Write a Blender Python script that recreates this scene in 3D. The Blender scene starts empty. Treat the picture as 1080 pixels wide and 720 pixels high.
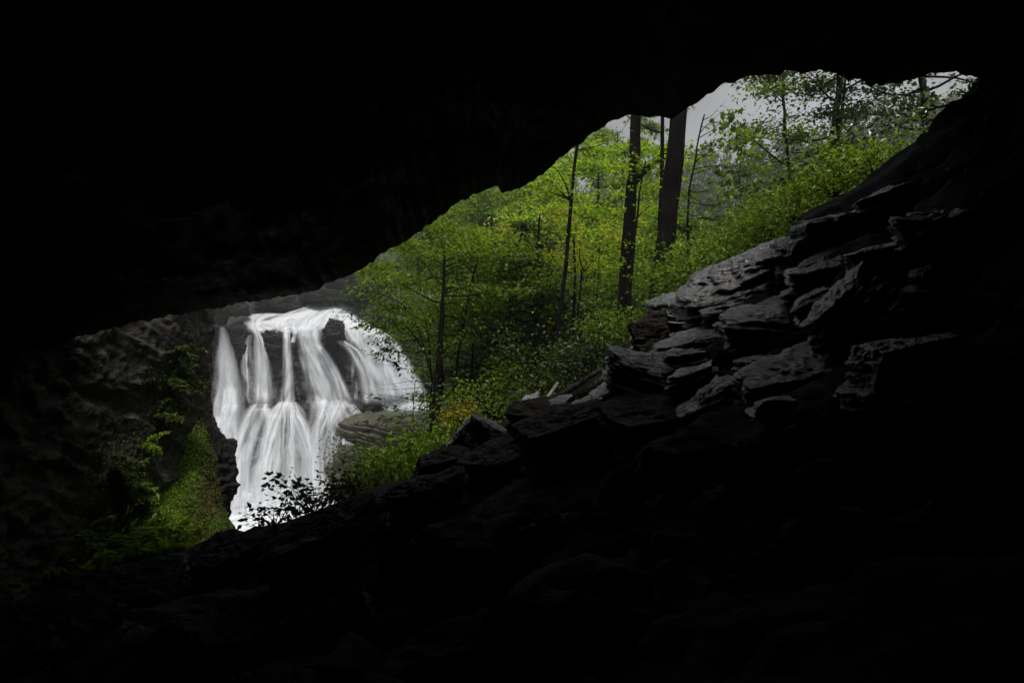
import bpy, math, random
import numpy as np
from mathutils import Vector
from mathutils.bvhtree import BVHTree

RS = np.random.RandomState(7)
S = bpy.context.scene
COL = S.collection
FOC = 840.0                     # focal length in photo pixels (1080 wide)

def P(px, py, Y):               # photo pixel + distance -> point in the place
    return np.array([(px-540.0)/FOC*Y, Y, (360.0-py)/FOC*Y])

# ------------------------------------------------------------------ noise
_perm = np.random.RandomState(3).permutation(256)
_perm = np.concatenate([_perm, _perm, _perm])
_g = np.random.RandomState(4).normal(size=(256, 3)); _g /= np.linalg.norm(_g, axis=1)[:, None]
def pn(p):
    p = np.asarray(p, float); i = np.floor(p).astype(int); f = p-i; i &= 255
    u = f*f*f*(f*(f*6-15)+10)
    def h(a, b, c):
        k = _perm[_perm[_perm[(i[:, 0]+a) & 255]+((i[:, 1]+b) & 255)]+((i[:, 2]+c) & 255)]
        return (_g[k]*(f-np.array([a, b, c]))).sum(1)
    def L(a, b, t): return a+(b-a)*t
    x0 = L(L(h(0,0,0), h(1,0,0), u[:,0]), L(h(0,1,0), h(1,1,0), u[:,0]), u[:,1])
    x1 = L(L(h(0,0,1), h(1,0,1), u[:,0]), L(h(0,1,1), h(1,1,1), u[:,0]), u[:,1])
    return L(x0, x1, u[:, 2])
def fbm(p, o=5, lac=2.1, gain=.5):
    s = 0; a = 1
    for k in range(o):
        s = s+a*pn(p+k*17.3); p = p*lac; a *= gain
    return s
def ridged(p, o=4):
    s = 0; a = 1
    for k in range(o):
        s = s+a*(1-2*np.abs(pn(p+k*9.1))); p = p*2.1; a *= .5
    return s-1
def strata(p, freq, tilt, sharp=5.0):       # stepped layering: sawtooth along a tilted axis, warped
    t = (p@tilt)*freq+1.1*fbm(p*.45, 3)+.25*fbm(p*2.3, 2)
    f = t-np.floor(t)
    k = np.floor(t).astype(int) & 255
    amp = .5+_g[_perm[k], 0]*.6
    return (np.minimum(f*1.15, 1)-np.clip((f-.86)/.14, 0, 1)-.5)*amp

# ------------------------------------------------------------------ mesh
def mesh(name, V, quads=None, tris=None, mat=None, parent=None, smooth=True, uv=None, loc=None):
    V = np.asarray(V, np.float32)
    if loc is not None: V = V-np.asarray(loc, np.float32)
    me = bpy.data.meshes.new(name)
    nq = 0 if quads is None else len(quads); nt = 0 if tris is None else len(tris)
    me.vertices.add(len(V)); me.vertices.foreach_set('co', V.ravel())
    idx = []; st = []; tot = []
    if nq: idx.append(np.asarray(quads).ravel()); st.append(np.arange(nq)*4); tot.append(np.full(nq, 4))
    if nt: idx.append(np.asarray(tris).ravel()); st.append(nq*4+np.arange(nt)*3); tot.append(np.full(nt, 3))
    idx = np.concatenate(idx).astype(np.int32)
    me.loops.add(len(idx)); me.loops.foreach_set('vertex_index', idx)
    me.polygons.add(nq+nt)
    me.polygons.foreach_set('loop_start', np.concatenate(st).astype(np.int32))
    me.polygons.foreach_set('loop_total', np.concatenate(tot).astype(np.int32))
    me.polygons.foreach_set('use_smooth', np.full(nq+nt, smooth))
    if uv is not None:
        l = me.uv_layers.new(name='UVMap'); l.data.foreach_set('uv', np.asarray(uv, np.float32)[idx].ravel())
    me.update(calc_edges=True); me.validate()
    if mat: me.materials.append(mat)
    o = bpy.data.objects.new(name, me); COL.objects.link(o)
    if loc is not None: o.location = loc
    if parent is not None: o.parent = parent
    return o
def empty(name, loc):
    o = bpy.data.objects.new(name, None); COL.objects.link(o); o.location = loc; o.empty_display_size = .3
    return o
def tag(o, label=None, cat=None, group=None, kind=None):
    if label: o['label'] = label
    if cat: o['category'] = cat
    if group: o['group'] = group
    if kind: o['kind'] = kind
    return o
def gridq(nu, nv):              # V index = i*nv+j
    i, j = np.meshgrid(np.arange(nu-1), np.arange(nv-1), indexing='ij')
    a = (i*nv+j).ravel()
    return np.stack([a, a+1, a+nv+1, a+nv], 1)
def cr(pts, n):                 # Catmull-Rom resample of a polyline, uniform in arclength
    pts = np.asarray(pts, float); m = len(pts)
    ext = np.vstack([2*pts[0]-pts[1], pts, 2*pts[-1]-pts[-2]])
    out = []
    for k in range(m-1):
        a, b, c, d = ext[k:k+4]
        for t in np.linspace(0, 1, 20, endpoint=False):
            out.append(.5*((2*b)+(c-a)*t+(2*a-5*b+4*c-d)*t*t+(3*b-a-3*c+d)*t**3))
    out.append(pts[-1]); out = np.array(out)
    s = np.concatenate([[0], np.cumsum(np.linalg.norm(np.diff(out, axis=0), axis=1))])
    q = np.linspace(0, s[-1], n)
    return np.stack([np.interp(q, s, out[:, k]) for k in range(out.shape[1])], 1)
def normals_grid(G):
    du = np.gradient(G, axis=0); dv = np.gradient(G, axis=1)
    n = np.cross(du, dv); n /= np.linalg.norm(n, axis=2)[:, :, None]+1e-9
    return n

# ------------------------------------------------------------------ materials
def newmat(name):
    m = bpy.data.materials.new(name); m.use_nodes = True
    nt = m.node_tree; nt.nodes.clear()
    out = nt.nodes.new('ShaderNodeOutputMaterial')
    return m, nt, out
def nd(nt, t, **kw):
    n = nt.nodes.new(t)
    for k, v in kw.items():
        if k.startswith('_'): setattr(n, k[1:], v)
        else: n.inputs[k.replace('__', ' ')].default_value = v
    return n
def ramp(nt, src, stops):
    r = nt.nodes.new('ShaderNodeValToRGB'); e = r.color_ramp.elements
    while len(e) < len(stops): e.new(.5)
    for k, (p, c) in enumerate(stops):
        e[k].position = p; e[k].color = (*c, 1) if len(c) == 3 else c
    nt.links.new(src, r.inputs[0]); return r
def rock_mat(name, c0, c1, c2, rough=(.3, .6), sc=1.0, bump=.6, moss=None, mossamt=.5, spec=.5, wet=0, lay=4.5):
    m, nt, out = newmat(name); L = nt.links.new
    tc = nt.nodes.new('ShaderNodeNewGeometry')
    big = nd(nt, 'ShaderNodeTexNoise', Scale=.9*sc, Detail=8.0, Roughness=.62); L(tc.outputs['Position'], big.inputs['Vector'])
    mp = nt.nodes.new('ShaderNodeMapping'); mp.inputs['Scale'].default_value = (1, 1, lay); mp.inputs['Rotation'].default_value = (.25, -.35, 0)
    L(tc.outputs['Position'], mp.inputs['Vector'])
    fine = nd(nt, 'ShaderNodeTexNoise', Scale=5.0*sc, Detail=9.0, Roughness=.68); L(mp.outputs[0], fine.inputs['Vector'])
    cr_ = nd(nt, 'ShaderNodeTexVoronoi', Scale=2.6*sc); cr_.feature = 'DISTANCE_TO_EDGE'; L(mp.outputs[0], cr_.inputs['Vector'])
    r = ramp(nt, big.outputs['Fac'], [(.3, c0), (.52, c1), (.72, c2)])
    r2 = ramp(nt, fine.outputs['Fac'], [(.36, (.3, .3, .3)), (.64, (1.6, 1.6, 1.6))])
    mx = nd(nt, 'ShaderNodeMix', _data_type='RGBA', _blend_type='MULTIPLY'); mx.inputs[0].default_value = .8
    L(r.outputs[0], mx.inputs[6]); L(r2.outputs[0], mx.inputs[7]); colr = mx.outputs[2]
    if moss:
        up = nt.nodes.new('ShaderNodeSeparateXYZ'); L(tc.outputs['Normal'], up.inputs[0])
        mn = nd(nt, 'ShaderNodeTexNoise', Scale=1.7*sc, Detail=8.0, Roughness=.7); L(tc.outputs['Position'], mn.inputs['Vector'])
        ad = nd(nt, 'ShaderNodeMath', _operation='MULTIPLY_ADD'); L(up.outputs['Z'], ad.inputs[0]); ad.inputs[1].default_value = .22; L(mn.outputs['Fac'], ad.inputs[2])
        mr = ramp(nt, ad.outputs[0], [(.74-.25*mossamt, (0, 0, 0)), (.86-.25*mossamt, (1, 1, 1))])
        m2 = nd(nt, 'ShaderNodeMix', _data_type='RGBA'); L(mr.outputs[0], m2.inputs[0]); L(colr, m2.inputs[6])
        gm = ramp(nt, fine.outputs['Fac'], [(.3, tuple(x*.5 for x in moss)), (.7, moss)]); L(gm.outputs[0], m2.inputs[7]); colr = m2.outputs[2]
    b = nt.nodes.new('ShaderNodeBsdfPrincipled'); L(colr, b.inputs['Base Color'])
    if wet: b.inputs['Coat Weight'].default_value = wet; b.inputs['Coat Roughness'].default_value = .17; b.inputs['Coat IOR'].default_value = 1.6
    rr = ramp(nt, fine.outputs['Fac'], [(.3, (rough[0],)*3), (.7, (rough[1],)*3)]); L(rr.outputs[0], b.inputs['Roughness'])
    b.inputs['Specular IOR Level'].default_value = spec
    b1 = nd(nt, 'ShaderNodeBump', Strength=bump, Distance=.06/sc); L(fine.outputs['Fac'], b1.inputs['Height'])
    ce = ramp(nt, cr_.outputs['Distance'], [(0, (0, 0, 0)), (.06, (1, 1, 1))])
    b2 = nd(nt, 'ShaderNodeBump', Strength=.35*bump, Distance=.04/sc); L(ce.outputs[0], b2.inputs['Height']); L(b1.outputs[0], b2.inputs['Normal'])
    L(b2.outputs[0], b.inputs['Normal'])
    if wet: L(b2.outputs[0], b.inputs['Coat Normal'])
    L(b.outputs[0], out.inputs[0])
    return m
def leaf_mat(name, c0, c1, c2, trans=.5, gloss=.018, rough=.45):
    m, nt, out = newmat(name); L = nt.links.new
    g = nt.nodes.new('ShaderNodeNewGeometry')
    ns = nd(nt, 'ShaderNodeTexNoise', Scale=.55, Detail=2.0); L(g.outputs['Position'], ns.inputs['Vector'])
    av = nd(nt, 'ShaderNodeMath', _operation='ADD'); L(g.outputs['Random Per Island'], av.inputs[0]); L(ns.outputs['Fac'], av.inputs[1])
    hv = nd(nt, 'ShaderNodeMath', _operation='MULTIPLY'); L(av.outputs[0], hv.inputs[0]); hv.inputs[1].default_value = .5
    r = ramp(nt, hv.outputs[0], [(.25, c0), (.5, c1), (.75, c2)])
    d = nt.nodes.new('ShaderNodeBsdfDiffuse'); L(r.outputs[0], d.inputs[0])
    t = nt.nodes.new('ShaderNodeBsdfTranslucent')
    br = nd(nt, 'ShaderNodeMix', _data_type='RGBA', _blend_type='MULTIPLY'); br.inputs[0].default_value = 1; br.inputs[7].default_value = (1.5, 1.5, .8, 1)
    L(r.outputs[0], br.inputs[6]); L(br.outputs[2], t.inputs[0])
    mx = nt.nodes.new('ShaderNodeMixShader'); mx.inputs[0].default_value = trans
    L(d.outputs[0], mx.inputs[1]); L(t.outputs[0], mx.inputs[2])
    gl = nd(nt, 'ShaderNodeBsdfGlossy', Roughness=rough); gl.inputs[0].default_value = (1, 1, 1, 1)
    m2 = nt.nodes.new('ShaderNodeMixShader'); m2.inputs[0].default_value = gloss
    L(mx.outputs[0], m2.inputs[1]); L(gl.outputs[0], m2.inputs[2]); L(m2.outputs[0], out.inputs[0])
    return m
def bark_mat(name, c0, c1, sc=1.0):
    m, nt, out = newmat(name); L = nt.links.new
    g = nt.nodes.new('ShaderNodeNewGeometry')
    mp = nt.nodes.new('ShaderNodeMapping'); mp.inputs['Scale'].default_value = (1, 1, .16); L(g.outputs['Position'], mp.inputs['Vector'])
    n = nd(nt, 'ShaderNodeTexNoise', Scale=22*sc, Detail=6.0, Roughness=.65); L(mp.outputs[0], n.inputs['Vector'])
    n2 = nd(nt, 'ShaderNodeTexNoise', Scale=2.2, Detail=4.0); L(g.outputs['Position'], n2.inputs['Vector'])
    ad = nd(nt, 'ShaderNodeMath', _operation='ADD'); L(n.outputs['Fac'], ad.inputs[0]); L(n2.outputs['Fac'], ad.inputs[1])
    hv = nd(nt, 'ShaderNodeMath', _operation='MULTIPLY'); L(ad.outputs[0], hv.inputs[0]); hv.inputs[1].default_value = .5
    r = ramp(nt, hv.outputs[0], [(.42, c0), (.56, c1), (.68, tuple(2.2*x for x in c1))])
    b = nd(nt, 'ShaderNodeBsdfPrincipled', Roughness=.9); b.inputs['Specular IOR Level'].default_value = .05
    L(r.outputs[0], b.inputs['Base Color'])
    bp = nd(nt, 'ShaderNodeBump', Strength=1.0, Distance=.08); L(n.outputs['Fac'], bp.inputs['Height']); L(bp.outputs[0], b.inputs['Normal'])
    L(b.outputs[0], out.inputs[0]); return m
def water_mat(name, vs=1.0, dens=.5, edge=.18, seed=0.0, top=.03, bot=.12):
    m, nt, out = newmat(name); L = nt.links.new
    uv = nt.nodes.new('ShaderNodeUVMap'); uv.uv_map = 'UVMap'
    sp = nt.nodes.new('ShaderNodeSeparateXYZ'); L(uv.outputs[0], sp.inputs[0])
    wnz = nd(nt, 'ShaderNodeTexNoise', Scale=3.5, Detail=2.0); L(uv.outputs[0], wnz.inputs['Vector'])
    wx = nd(nt, 'ShaderNodeMath', _operation='MULTIPLY_ADD'); L(wnz.outputs['Fac'], wx.inputs[0]); wx.inputs[1].default_value = .30; L(sp.outputs[0], wx.inputs[2])
    # world x keeps the thread width even from strand to strand; v runs down the fall
    def streak(sx, sv, det):
        c = nt.nodes.new('ShaderNodeCombineXYZ')
        a = nd(nt, 'ShaderNodeMath', _operation='MULTIPLY'); L(wx.outputs[0], a.inputs[0]); a.inputs[1].default_value = sx
        b = nd(nt, 'ShaderNodeMath', _operation='MULTIPLY'); L(sp.outputs[1], b.inputs[0]); b.inputs[1].default_value = sv
        oi = nt.nodes.new('ShaderNodeObjectInfo')
        z = nd(nt, 'ShaderNodeMath', _operation='MULTIPLY_ADD'); L(oi.outputs['Random'], z.inputs[0]); z.inputs[1].default_value = 37.0; z.inputs[2].default_value = seed
        L(a.outputs[0], c.inputs[0]); L(b.outputs[0], c.inputs[1]); L(z.outputs[0], c.inputs[2])
        n = nd(nt, 'ShaderNodeTexNoise', Scale=1.0, Detail=det, Roughness=.55); L(c.outputs[0], n.inputs['Vector']); return n
    s1 = streak(5.5*vs, 1.5, 2.5); s2 = streak(34*vs, 1.6, 4.0)
    mixn = nd(nt, 'ShaderNodeMath', _operation='MULTIPLY_ADD'); L(s2.outputs['Fac'], mixn.inputs[0]); mixn.inputs[1].default_value = .13; L(s1.outputs['Fac'], mixn.inputs[2])
    mr = nd(nt, 'ShaderNodeMapRange', _interpolation_type='SMOOTHSTEP'); L(mixn.outputs[0], mr.inputs[0])
    mr.inputs[1].default_value = .66-dens*.62; mr.inputs[2].default_value = .98-dens*.30
    # soft side edges and soft upper/lower ends
    def edgef(comp, lo, hi):
        a = nd(nt, 'ShaderNodeMapRange', _interpolation_type='SMOOTHSTEP'); L(comp, a.inputs[0]); a.inputs[1].default_value = 0; a.inputs[2].default_value = lo
        b = nd(nt, 'ShaderNodeMapRange', _interpolation_type='SMOOTHSTEP'); L(comp, b.inputs[0]); b.inputs[1].default_value = 1; b.inputs[2].default_value = 1-hi
        c = nd(nt, 'ShaderNodeMath', _operation='MULTIPLY'); L(a.outputs[0], c.inputs[0]); L(b.outputs[0], c.inputs[1]); return c
    e1 = edgef(sp.outputs[0], edge, edge)
    e2 = edgef(sp.outputs[1], top, bot)
    al = nd(nt, 'ShaderNodeMath', _operation='MULTIPLY'); L(e1.outputs[0], al.inputs[0]); L(e2.outputs[0], al.inputs[1])
    al2 = nd(nt, 'ShaderNodeMath', _operation='MULTIPLY'); L(al.outputs[0], al2.inputs[0]); L(mr.outputs[0], al2.inputs[1])
    d = nt.nodes.new('ShaderNodeBsdfDiffuse'); d.inputs[0].default_value = (.84, .86, .89, 1)
    t = nt.nodes.new('ShaderNodeBsdfTranslucent'); t.inputs[0].default_value = (.84, .86, .89, 1)
    bp = nd(nt, 'ShaderNodeBump', Strength=.5, Distance=.12); L(mixn.outputs[0], bp.inputs['Height']); L(bp.outputs[0], d.inputs['Normal'])
    mx = nt.nodes.new('ShaderNodeMixShader'); mx.inputs[0].default_value = .35; L(d.outputs[0], mx.inputs[1]); L(t.outputs[0], mx.inputs[2])
    tr = nt.nodes.new('ShaderNodeBsdfTransparent')
    m2 = nt.nodes.new('ShaderNodeMixShader'); L(al2.outputs[0], m2.inputs[0]); L(tr.outputs[0], m2.inputs[1]); L(mx.outputs[0], m2.inputs[2])
    L(m2.outputs[0], out.inputs[0]); return m

M = {}
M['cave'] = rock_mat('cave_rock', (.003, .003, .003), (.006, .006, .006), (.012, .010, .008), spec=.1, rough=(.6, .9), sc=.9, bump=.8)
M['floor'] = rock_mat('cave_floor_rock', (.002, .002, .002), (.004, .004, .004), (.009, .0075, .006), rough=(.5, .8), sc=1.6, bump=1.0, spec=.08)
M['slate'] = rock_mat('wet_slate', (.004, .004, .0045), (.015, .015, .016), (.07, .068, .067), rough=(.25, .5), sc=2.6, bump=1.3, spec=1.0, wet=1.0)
M['slate_pale_lit'] = rock_mat('pale_lit_slate', (.04, .04, .043), (.11, .11, .115), (.2, .195, .19), rough=(.3, .6), sc=2.6, bump=1.3, spec=1.0, wet=1.0)  # own colour of the pale stones; also wet slate with light painted in
M['brown'] = rock_mat('brown_rock', (.004, .0025, .0018), (.012, .007, .0045), (.05, .026, .014), rough=(.5, .8), sc=1.2, bump=.9, spec=.2)
M['mossy'] = rock_mat('mossy_rock', (.03, .026, .022), (.08, .07, .06), (.16, .14, .115), rough=(.5, .85), sc=.8, bump=.9, moss=(.05, .085, .012), mossamt=.25)
M['cliff'] = rock_mat('wet_cliff', (.004, .0035, .003), (.011, .009, .007), (.038, .027, .019), rough=(.4, .7), sc=1.1, bump=.9, moss=(.03, .05, .012), mossamt=-.1)
M['crest'] = rock_mat('dark_crest_rock', (.004, .0035, .003), (.010, .008, .0065), (.030, .022, .016), rough=(.5, .8), sc=1.3, bump=1.0, moss=(.02, .03, .008), mossamt=.3, spec=.3)
M['ledge'] = rock_mat('brown_ledge_rock', (.022, .017, .013), (.055, .04, .03), (.11, .075, .055), rough=(.4, .7), sc=1.0, bump=.9, moss=(.05, .09, .015), mossamt=.3)
M['soil'] = rock_mat('forest_soil', (.012, .011, .006), (.025, .022, .012), (.05, .04, .022), rough=(.8, .95), sc=1.0, bump=.8, moss=(.035, .06, .012), mossamt=.9, spec=.1)
M['wallrock'] = rock_mat('side_wall_rock', (.004, .0035, .0028), (.013, .010, .0075), (.065, .052, .04), rough=(.45, .8), sc=1.7, bump=1.3, moss=(.030, .045, .008), mossamt=.5, lay=1.0)
M['lime'] = leaf_mat('lime_leaves', (.10, .18, .006), (.21, .33, .008), (.34, .45, .012), trans=.55)
M['green'] = leaf_mat('green_leaves', (.05, .095, .006), (.10, .17, .008), (.19, .27, .012), trans=.5)
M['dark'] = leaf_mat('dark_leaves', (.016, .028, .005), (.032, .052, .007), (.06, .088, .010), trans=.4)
M['hem'] = leaf_mat('hemlock_needles', (.02, .038, .009), (.04, .07, .014), (.07, .12, .02), trans=.3)
M['grey'] = leaf_mat('glossy_dark_leaves', (.02, .03, .015), (.035, .055, .02), (.06, .09, .03), trans=.35, gloss=.08, rough=.3)
M['yellow'] = leaf_mat('yellow_leaves', (.16, .17, .012), (.26, .24, .015), (.38, .30, .02), trans=.5)
M['rust'] = leaf_mat('rust_leaves', (.06, .035, .015), (.10, .05, .02), (.16, .09, .03), trans=.3)
M['bark'] = bark_mat('dark_bark', (.004, .0033, .0026), (.014, .0115, .009))
M['bark2'] = bark_mat('brown_bark', (.018, .014, .010), (.06, .048, .036))
M['dead'] = bark_mat('weathered_wood', (.09, .08, .065), (.27, .25, .21), sc=1.5)
M['deadk'] = bark_mat('dark_dead_wood', (.012, .010, .008), (.045, .04, .033), sc=1.5)

# ------------------------------------------------------------------ CAVE SHELL
LIP = [(-420, 700, 12.9), (-200, 560, 12.9), (-60, 440, 12.9), (60, 365, 12.9), (150, 340, 12.4), (225, 326, 12.1), (248, 322, 12.1), (290, 315, 11.9), (330, 308, 11.9), (347, 298, 11.9), (366, 291, 11.9), (388, 281, 11.9), (402, 269, 11.9), (418, 259, 11.9), (436, 251, 11.36), (468, 226, 10.96), (490, 212, 10.69), (508, 204, 10.47), (524, 198, 10.27), (530, 204, 10.2), (545, 201, 9.94), (556, 197, 9.75), (576, 184, 9.41), (592, 169, 9.13), (611, 154, 8.8), (640, 133, 8.3), (652, 127, 8.16), (665, 123, 8.0), (682, 125, 7.8), (700, 124, 7.59), (716, 119, 7.4), (736, 109, 7.26), (752, 99, 7.14), (771, 89, 7.01), (800, 82, 6.8), (822, 81, 6.89), (842, 78, 6.97), (862, 80, 7.26), (882, 80, 7.7), (902, 86, 8.13), (922, 91, 8.35), (940, 90, 8.52), (956, 86, 8.66), (975, 81, 8.74), (1000, 79, 8.8), (1020, 80, 8.86), (1037, 84, 8.9), (1060, 88, 8.91), (1120, 100, 8.93), (1300, 120, 9.0), (1800, 200, 9.2)]
def cave_ceiling():
    nu = 900
    lip = cr([P(*q) for q in LIP], nu)
    sgn = np.array([1.0])
    jag = .07*fbm(np.c_[lip[:, 0]*2.3, lip[:, 1]*0, lip[:, 2]*2.3], 4)+.05*pn(np.c_[lip[:, 0]*9, lip[:, 0]*0, lip[:, 2]*0])
    jag = jag+.035*ridged(np.c_[lip[:, 0]*7, lip[:, 1]*0, lip[:, 2]*7], 3)
    lip[:, 2] += jag*.8
    x = lip[:, 0]
    # rows from the crest of the rock mass outside, down to the lip, then back over the viewer
    rows = []
    def row(dx, dy, dz, k=1): rows.append(lip+np.stack([dx*np.ones(nu), dy*np.ones(nu), dz*np.ones(nu)], 1))
    row(0, -2.6, 2.4); row(0, -.9, 1.7); row(0, .15, 1.0); row(0, .2, .35); row(0, 0, 0)
    yl = lip[:, 1]; zl = lip[:, 2]
    inner = [(.9, .9, .04), (.72, .72, .18), (.5, .5, .5), (.25, .25, .8), (0, 0, .95), (-.4, -.4, 1.0), (-.8, -.8, .6), (-1.0, -1.0, -1.0)]
    zt = 3.6
    for a, b, w in inner:
        z = zl*max(a, 0)+0*zl
        if w >= 0:
            z = np.maximum(zl*a+.15, zl*(1-w)+zt*w) if a > 0 else np.full(nu, zt*w)
            # left end stays anchored low so the chamber closes at its side
            side = np.clip((-x-9)/8, 0, 1)+np.clip((x-9)/6, 0, 1)
            z = z*(1-side)+(-6)*side if a < .6 else z
        else: z = np.full(nu, -7.0)
        xx = x*(.55+.45*max(a, 0)) if a >= 0 else x*.55
        rows.append(np.stack([xx*(1.0 if abs(a) > .0 else 1), yl*a, z], 1))
    R = np.stack(rows, 0)                       # rows x nu x 3
    nr = 150
    # resample rows
    tt = np.linspace(0, R.shape[0]-1, nr); i0 = np.clip(tt.astype(int), 0, R.shape[0]-2); f = (tt-i0)[:, None, None]
    G = R[i0]*(1-f)+R[i0+1]*f
    d = np.abs(tt-4)                            # the traced lip itself stays put
    w = np.clip(d/2.5, 0, 1)[:, None]
    n = normals_grid(G)
    p = G.reshape(-1, 3)
    disp = (.55*fbm(p*.5, 5)+.12*ridged(p*1.6, 3)).reshape(nr, nu)
    sign = np.where(np.arange(nr) < 0, 1, 1)[:, None]
    G = G+n*(disp*w)[:, :, None]
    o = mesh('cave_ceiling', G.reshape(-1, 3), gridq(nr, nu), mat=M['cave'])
    tag(o, kind='structure'); return o
ceil = cave_ceiling()

# floor ridge: the edge of the rubble slope as seen against the light
RIDGE = [(-900, 640, 14, 0), (-500, 655, 14, 0), (-200, 660, 13.5, 0), (0, 648, 13, 0), (60, 630, 13, 0), (130, 612, 13, 0), (170, 604, 12.8, 0), (195, 592, 12.6, 0), (210, 572, 12.5, 0), (250, 562, 12.4, 0),
         (300, 550, 12.3, 0), (350, 532, 12.2, 0), (400, 512, 12, 0), (440, 502, 11.8, 0), (470, 488, 11.6, 0), (482, 462, 11.5, 0), (510, 452, 11.4, 0), (555, 436, 11.2, 0), (580, 418, 11, 0),
         (620, 398, 10.8, 0), (650, 378, 10.5, 0), (662, 362, 10.4, 0), (690, 340, 10.2, 0), (720, 328, 9.9, 0), (760, 296, 9.5, 0), (800, 284, 9.2, 0), (812, 262, 9.0, 0), (840, 240, 8.8, 0),
         (846, 226, 8.7, 0), (880, 210, 8.5, 0), (908, 194, 8.3, 0), (940, 168, 8.1, 0), (962, 150, 8.0, 0), (985, 128, 7.9, 0), (1010, 110, 7.8, 0), (1028, 103, 7.7, 0), (1040, 88, 7.7, 0), (1060, 60, 7.8, 0),
         (1150, 0, 8, 0), (1400, -140, 8.4, 0), (1900, -300, 9, 0)]
TILT = np.array([-.28, .25, .93]); TILT /= np.linalg.norm(TILT)
def cave_floor():
    nu = 800
    rd = cr([P(a, b, c) for a, b, c, _ in RIDGE], nu)
    x = rd[:, 0]
    near = np.stack([np.interp(x, [-14, -8, 0, 4.5, 9, 12], [-12, -5.5, -.5, 2.6, 5.5, 8]), np.full(nu, 1.0), np.interp(x, [-14, -8, 0, 3, 5, 9], [-1.6, -1.75, -1.65, -1.2, .3, 3.5])], 1)
    back = near+np.array([0, -9.0, .3]); back[:, 0] *= 1.3
    rows = [rd+np.array([-.6, 3.2, -3.0]), rd+np.array([-.25, 1.2, -1.0]), rd+np.array([0, .35, -.18]), rd]
    for s in np.linspace(.08, 1, 12):
        q = rd*(1-s)+near*s
        sag = np.interp(x, [-8, -2, 1, 5], [.35, .35, .25, .15])
        q[:, 2] -= sag*np.sin(math.pi*s)
        rows.append(q)
    rows += [near*.5+back*.5, back]
    R = np.stack(rows); nr = 260
    tt = np.linspace(0, len(rows)-1, nr); i0 = np.clip(tt.astype(int), 0, len(rows)-2); f = (tt-i0)[:, None, None]
    G = R[i0]*(1-f)+R[i0+1]*f
    n = normals_grid(G)
    if n[nr//2, nu//2, 2] < 0: n = -n
    w = np.clip(np.abs(tt-3)/1.6, .12, 1)[:, None]; w = np.maximum(w, np.interp(x, [2.5, 3.6], [.1, .5])[None, :])
    p = G.reshape(-1, 3)
    disp = (.16*fbm(p*.8, 4)+.34*strata(p, 2.2, TILT)+.16*strata(p*1.0+5, 6.5, TILT)+.04*ridged(p*2.6, 3)).reshape(nr, nu)
    G = G+n*(disp*w)[:, :, None]
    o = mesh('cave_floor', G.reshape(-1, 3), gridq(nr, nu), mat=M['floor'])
    tag(o, kind='structure'); return o, G
floor, FG = cave_floor()
def bvh(G):
    V = [Vector(v) for v in G.reshape(-1, 3).tolist()]
    return BVHTree.FromPolygons(V, gridq(*G.shape[:2]).tolist())
FB = bvh(FG[::2, ::2])

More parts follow.
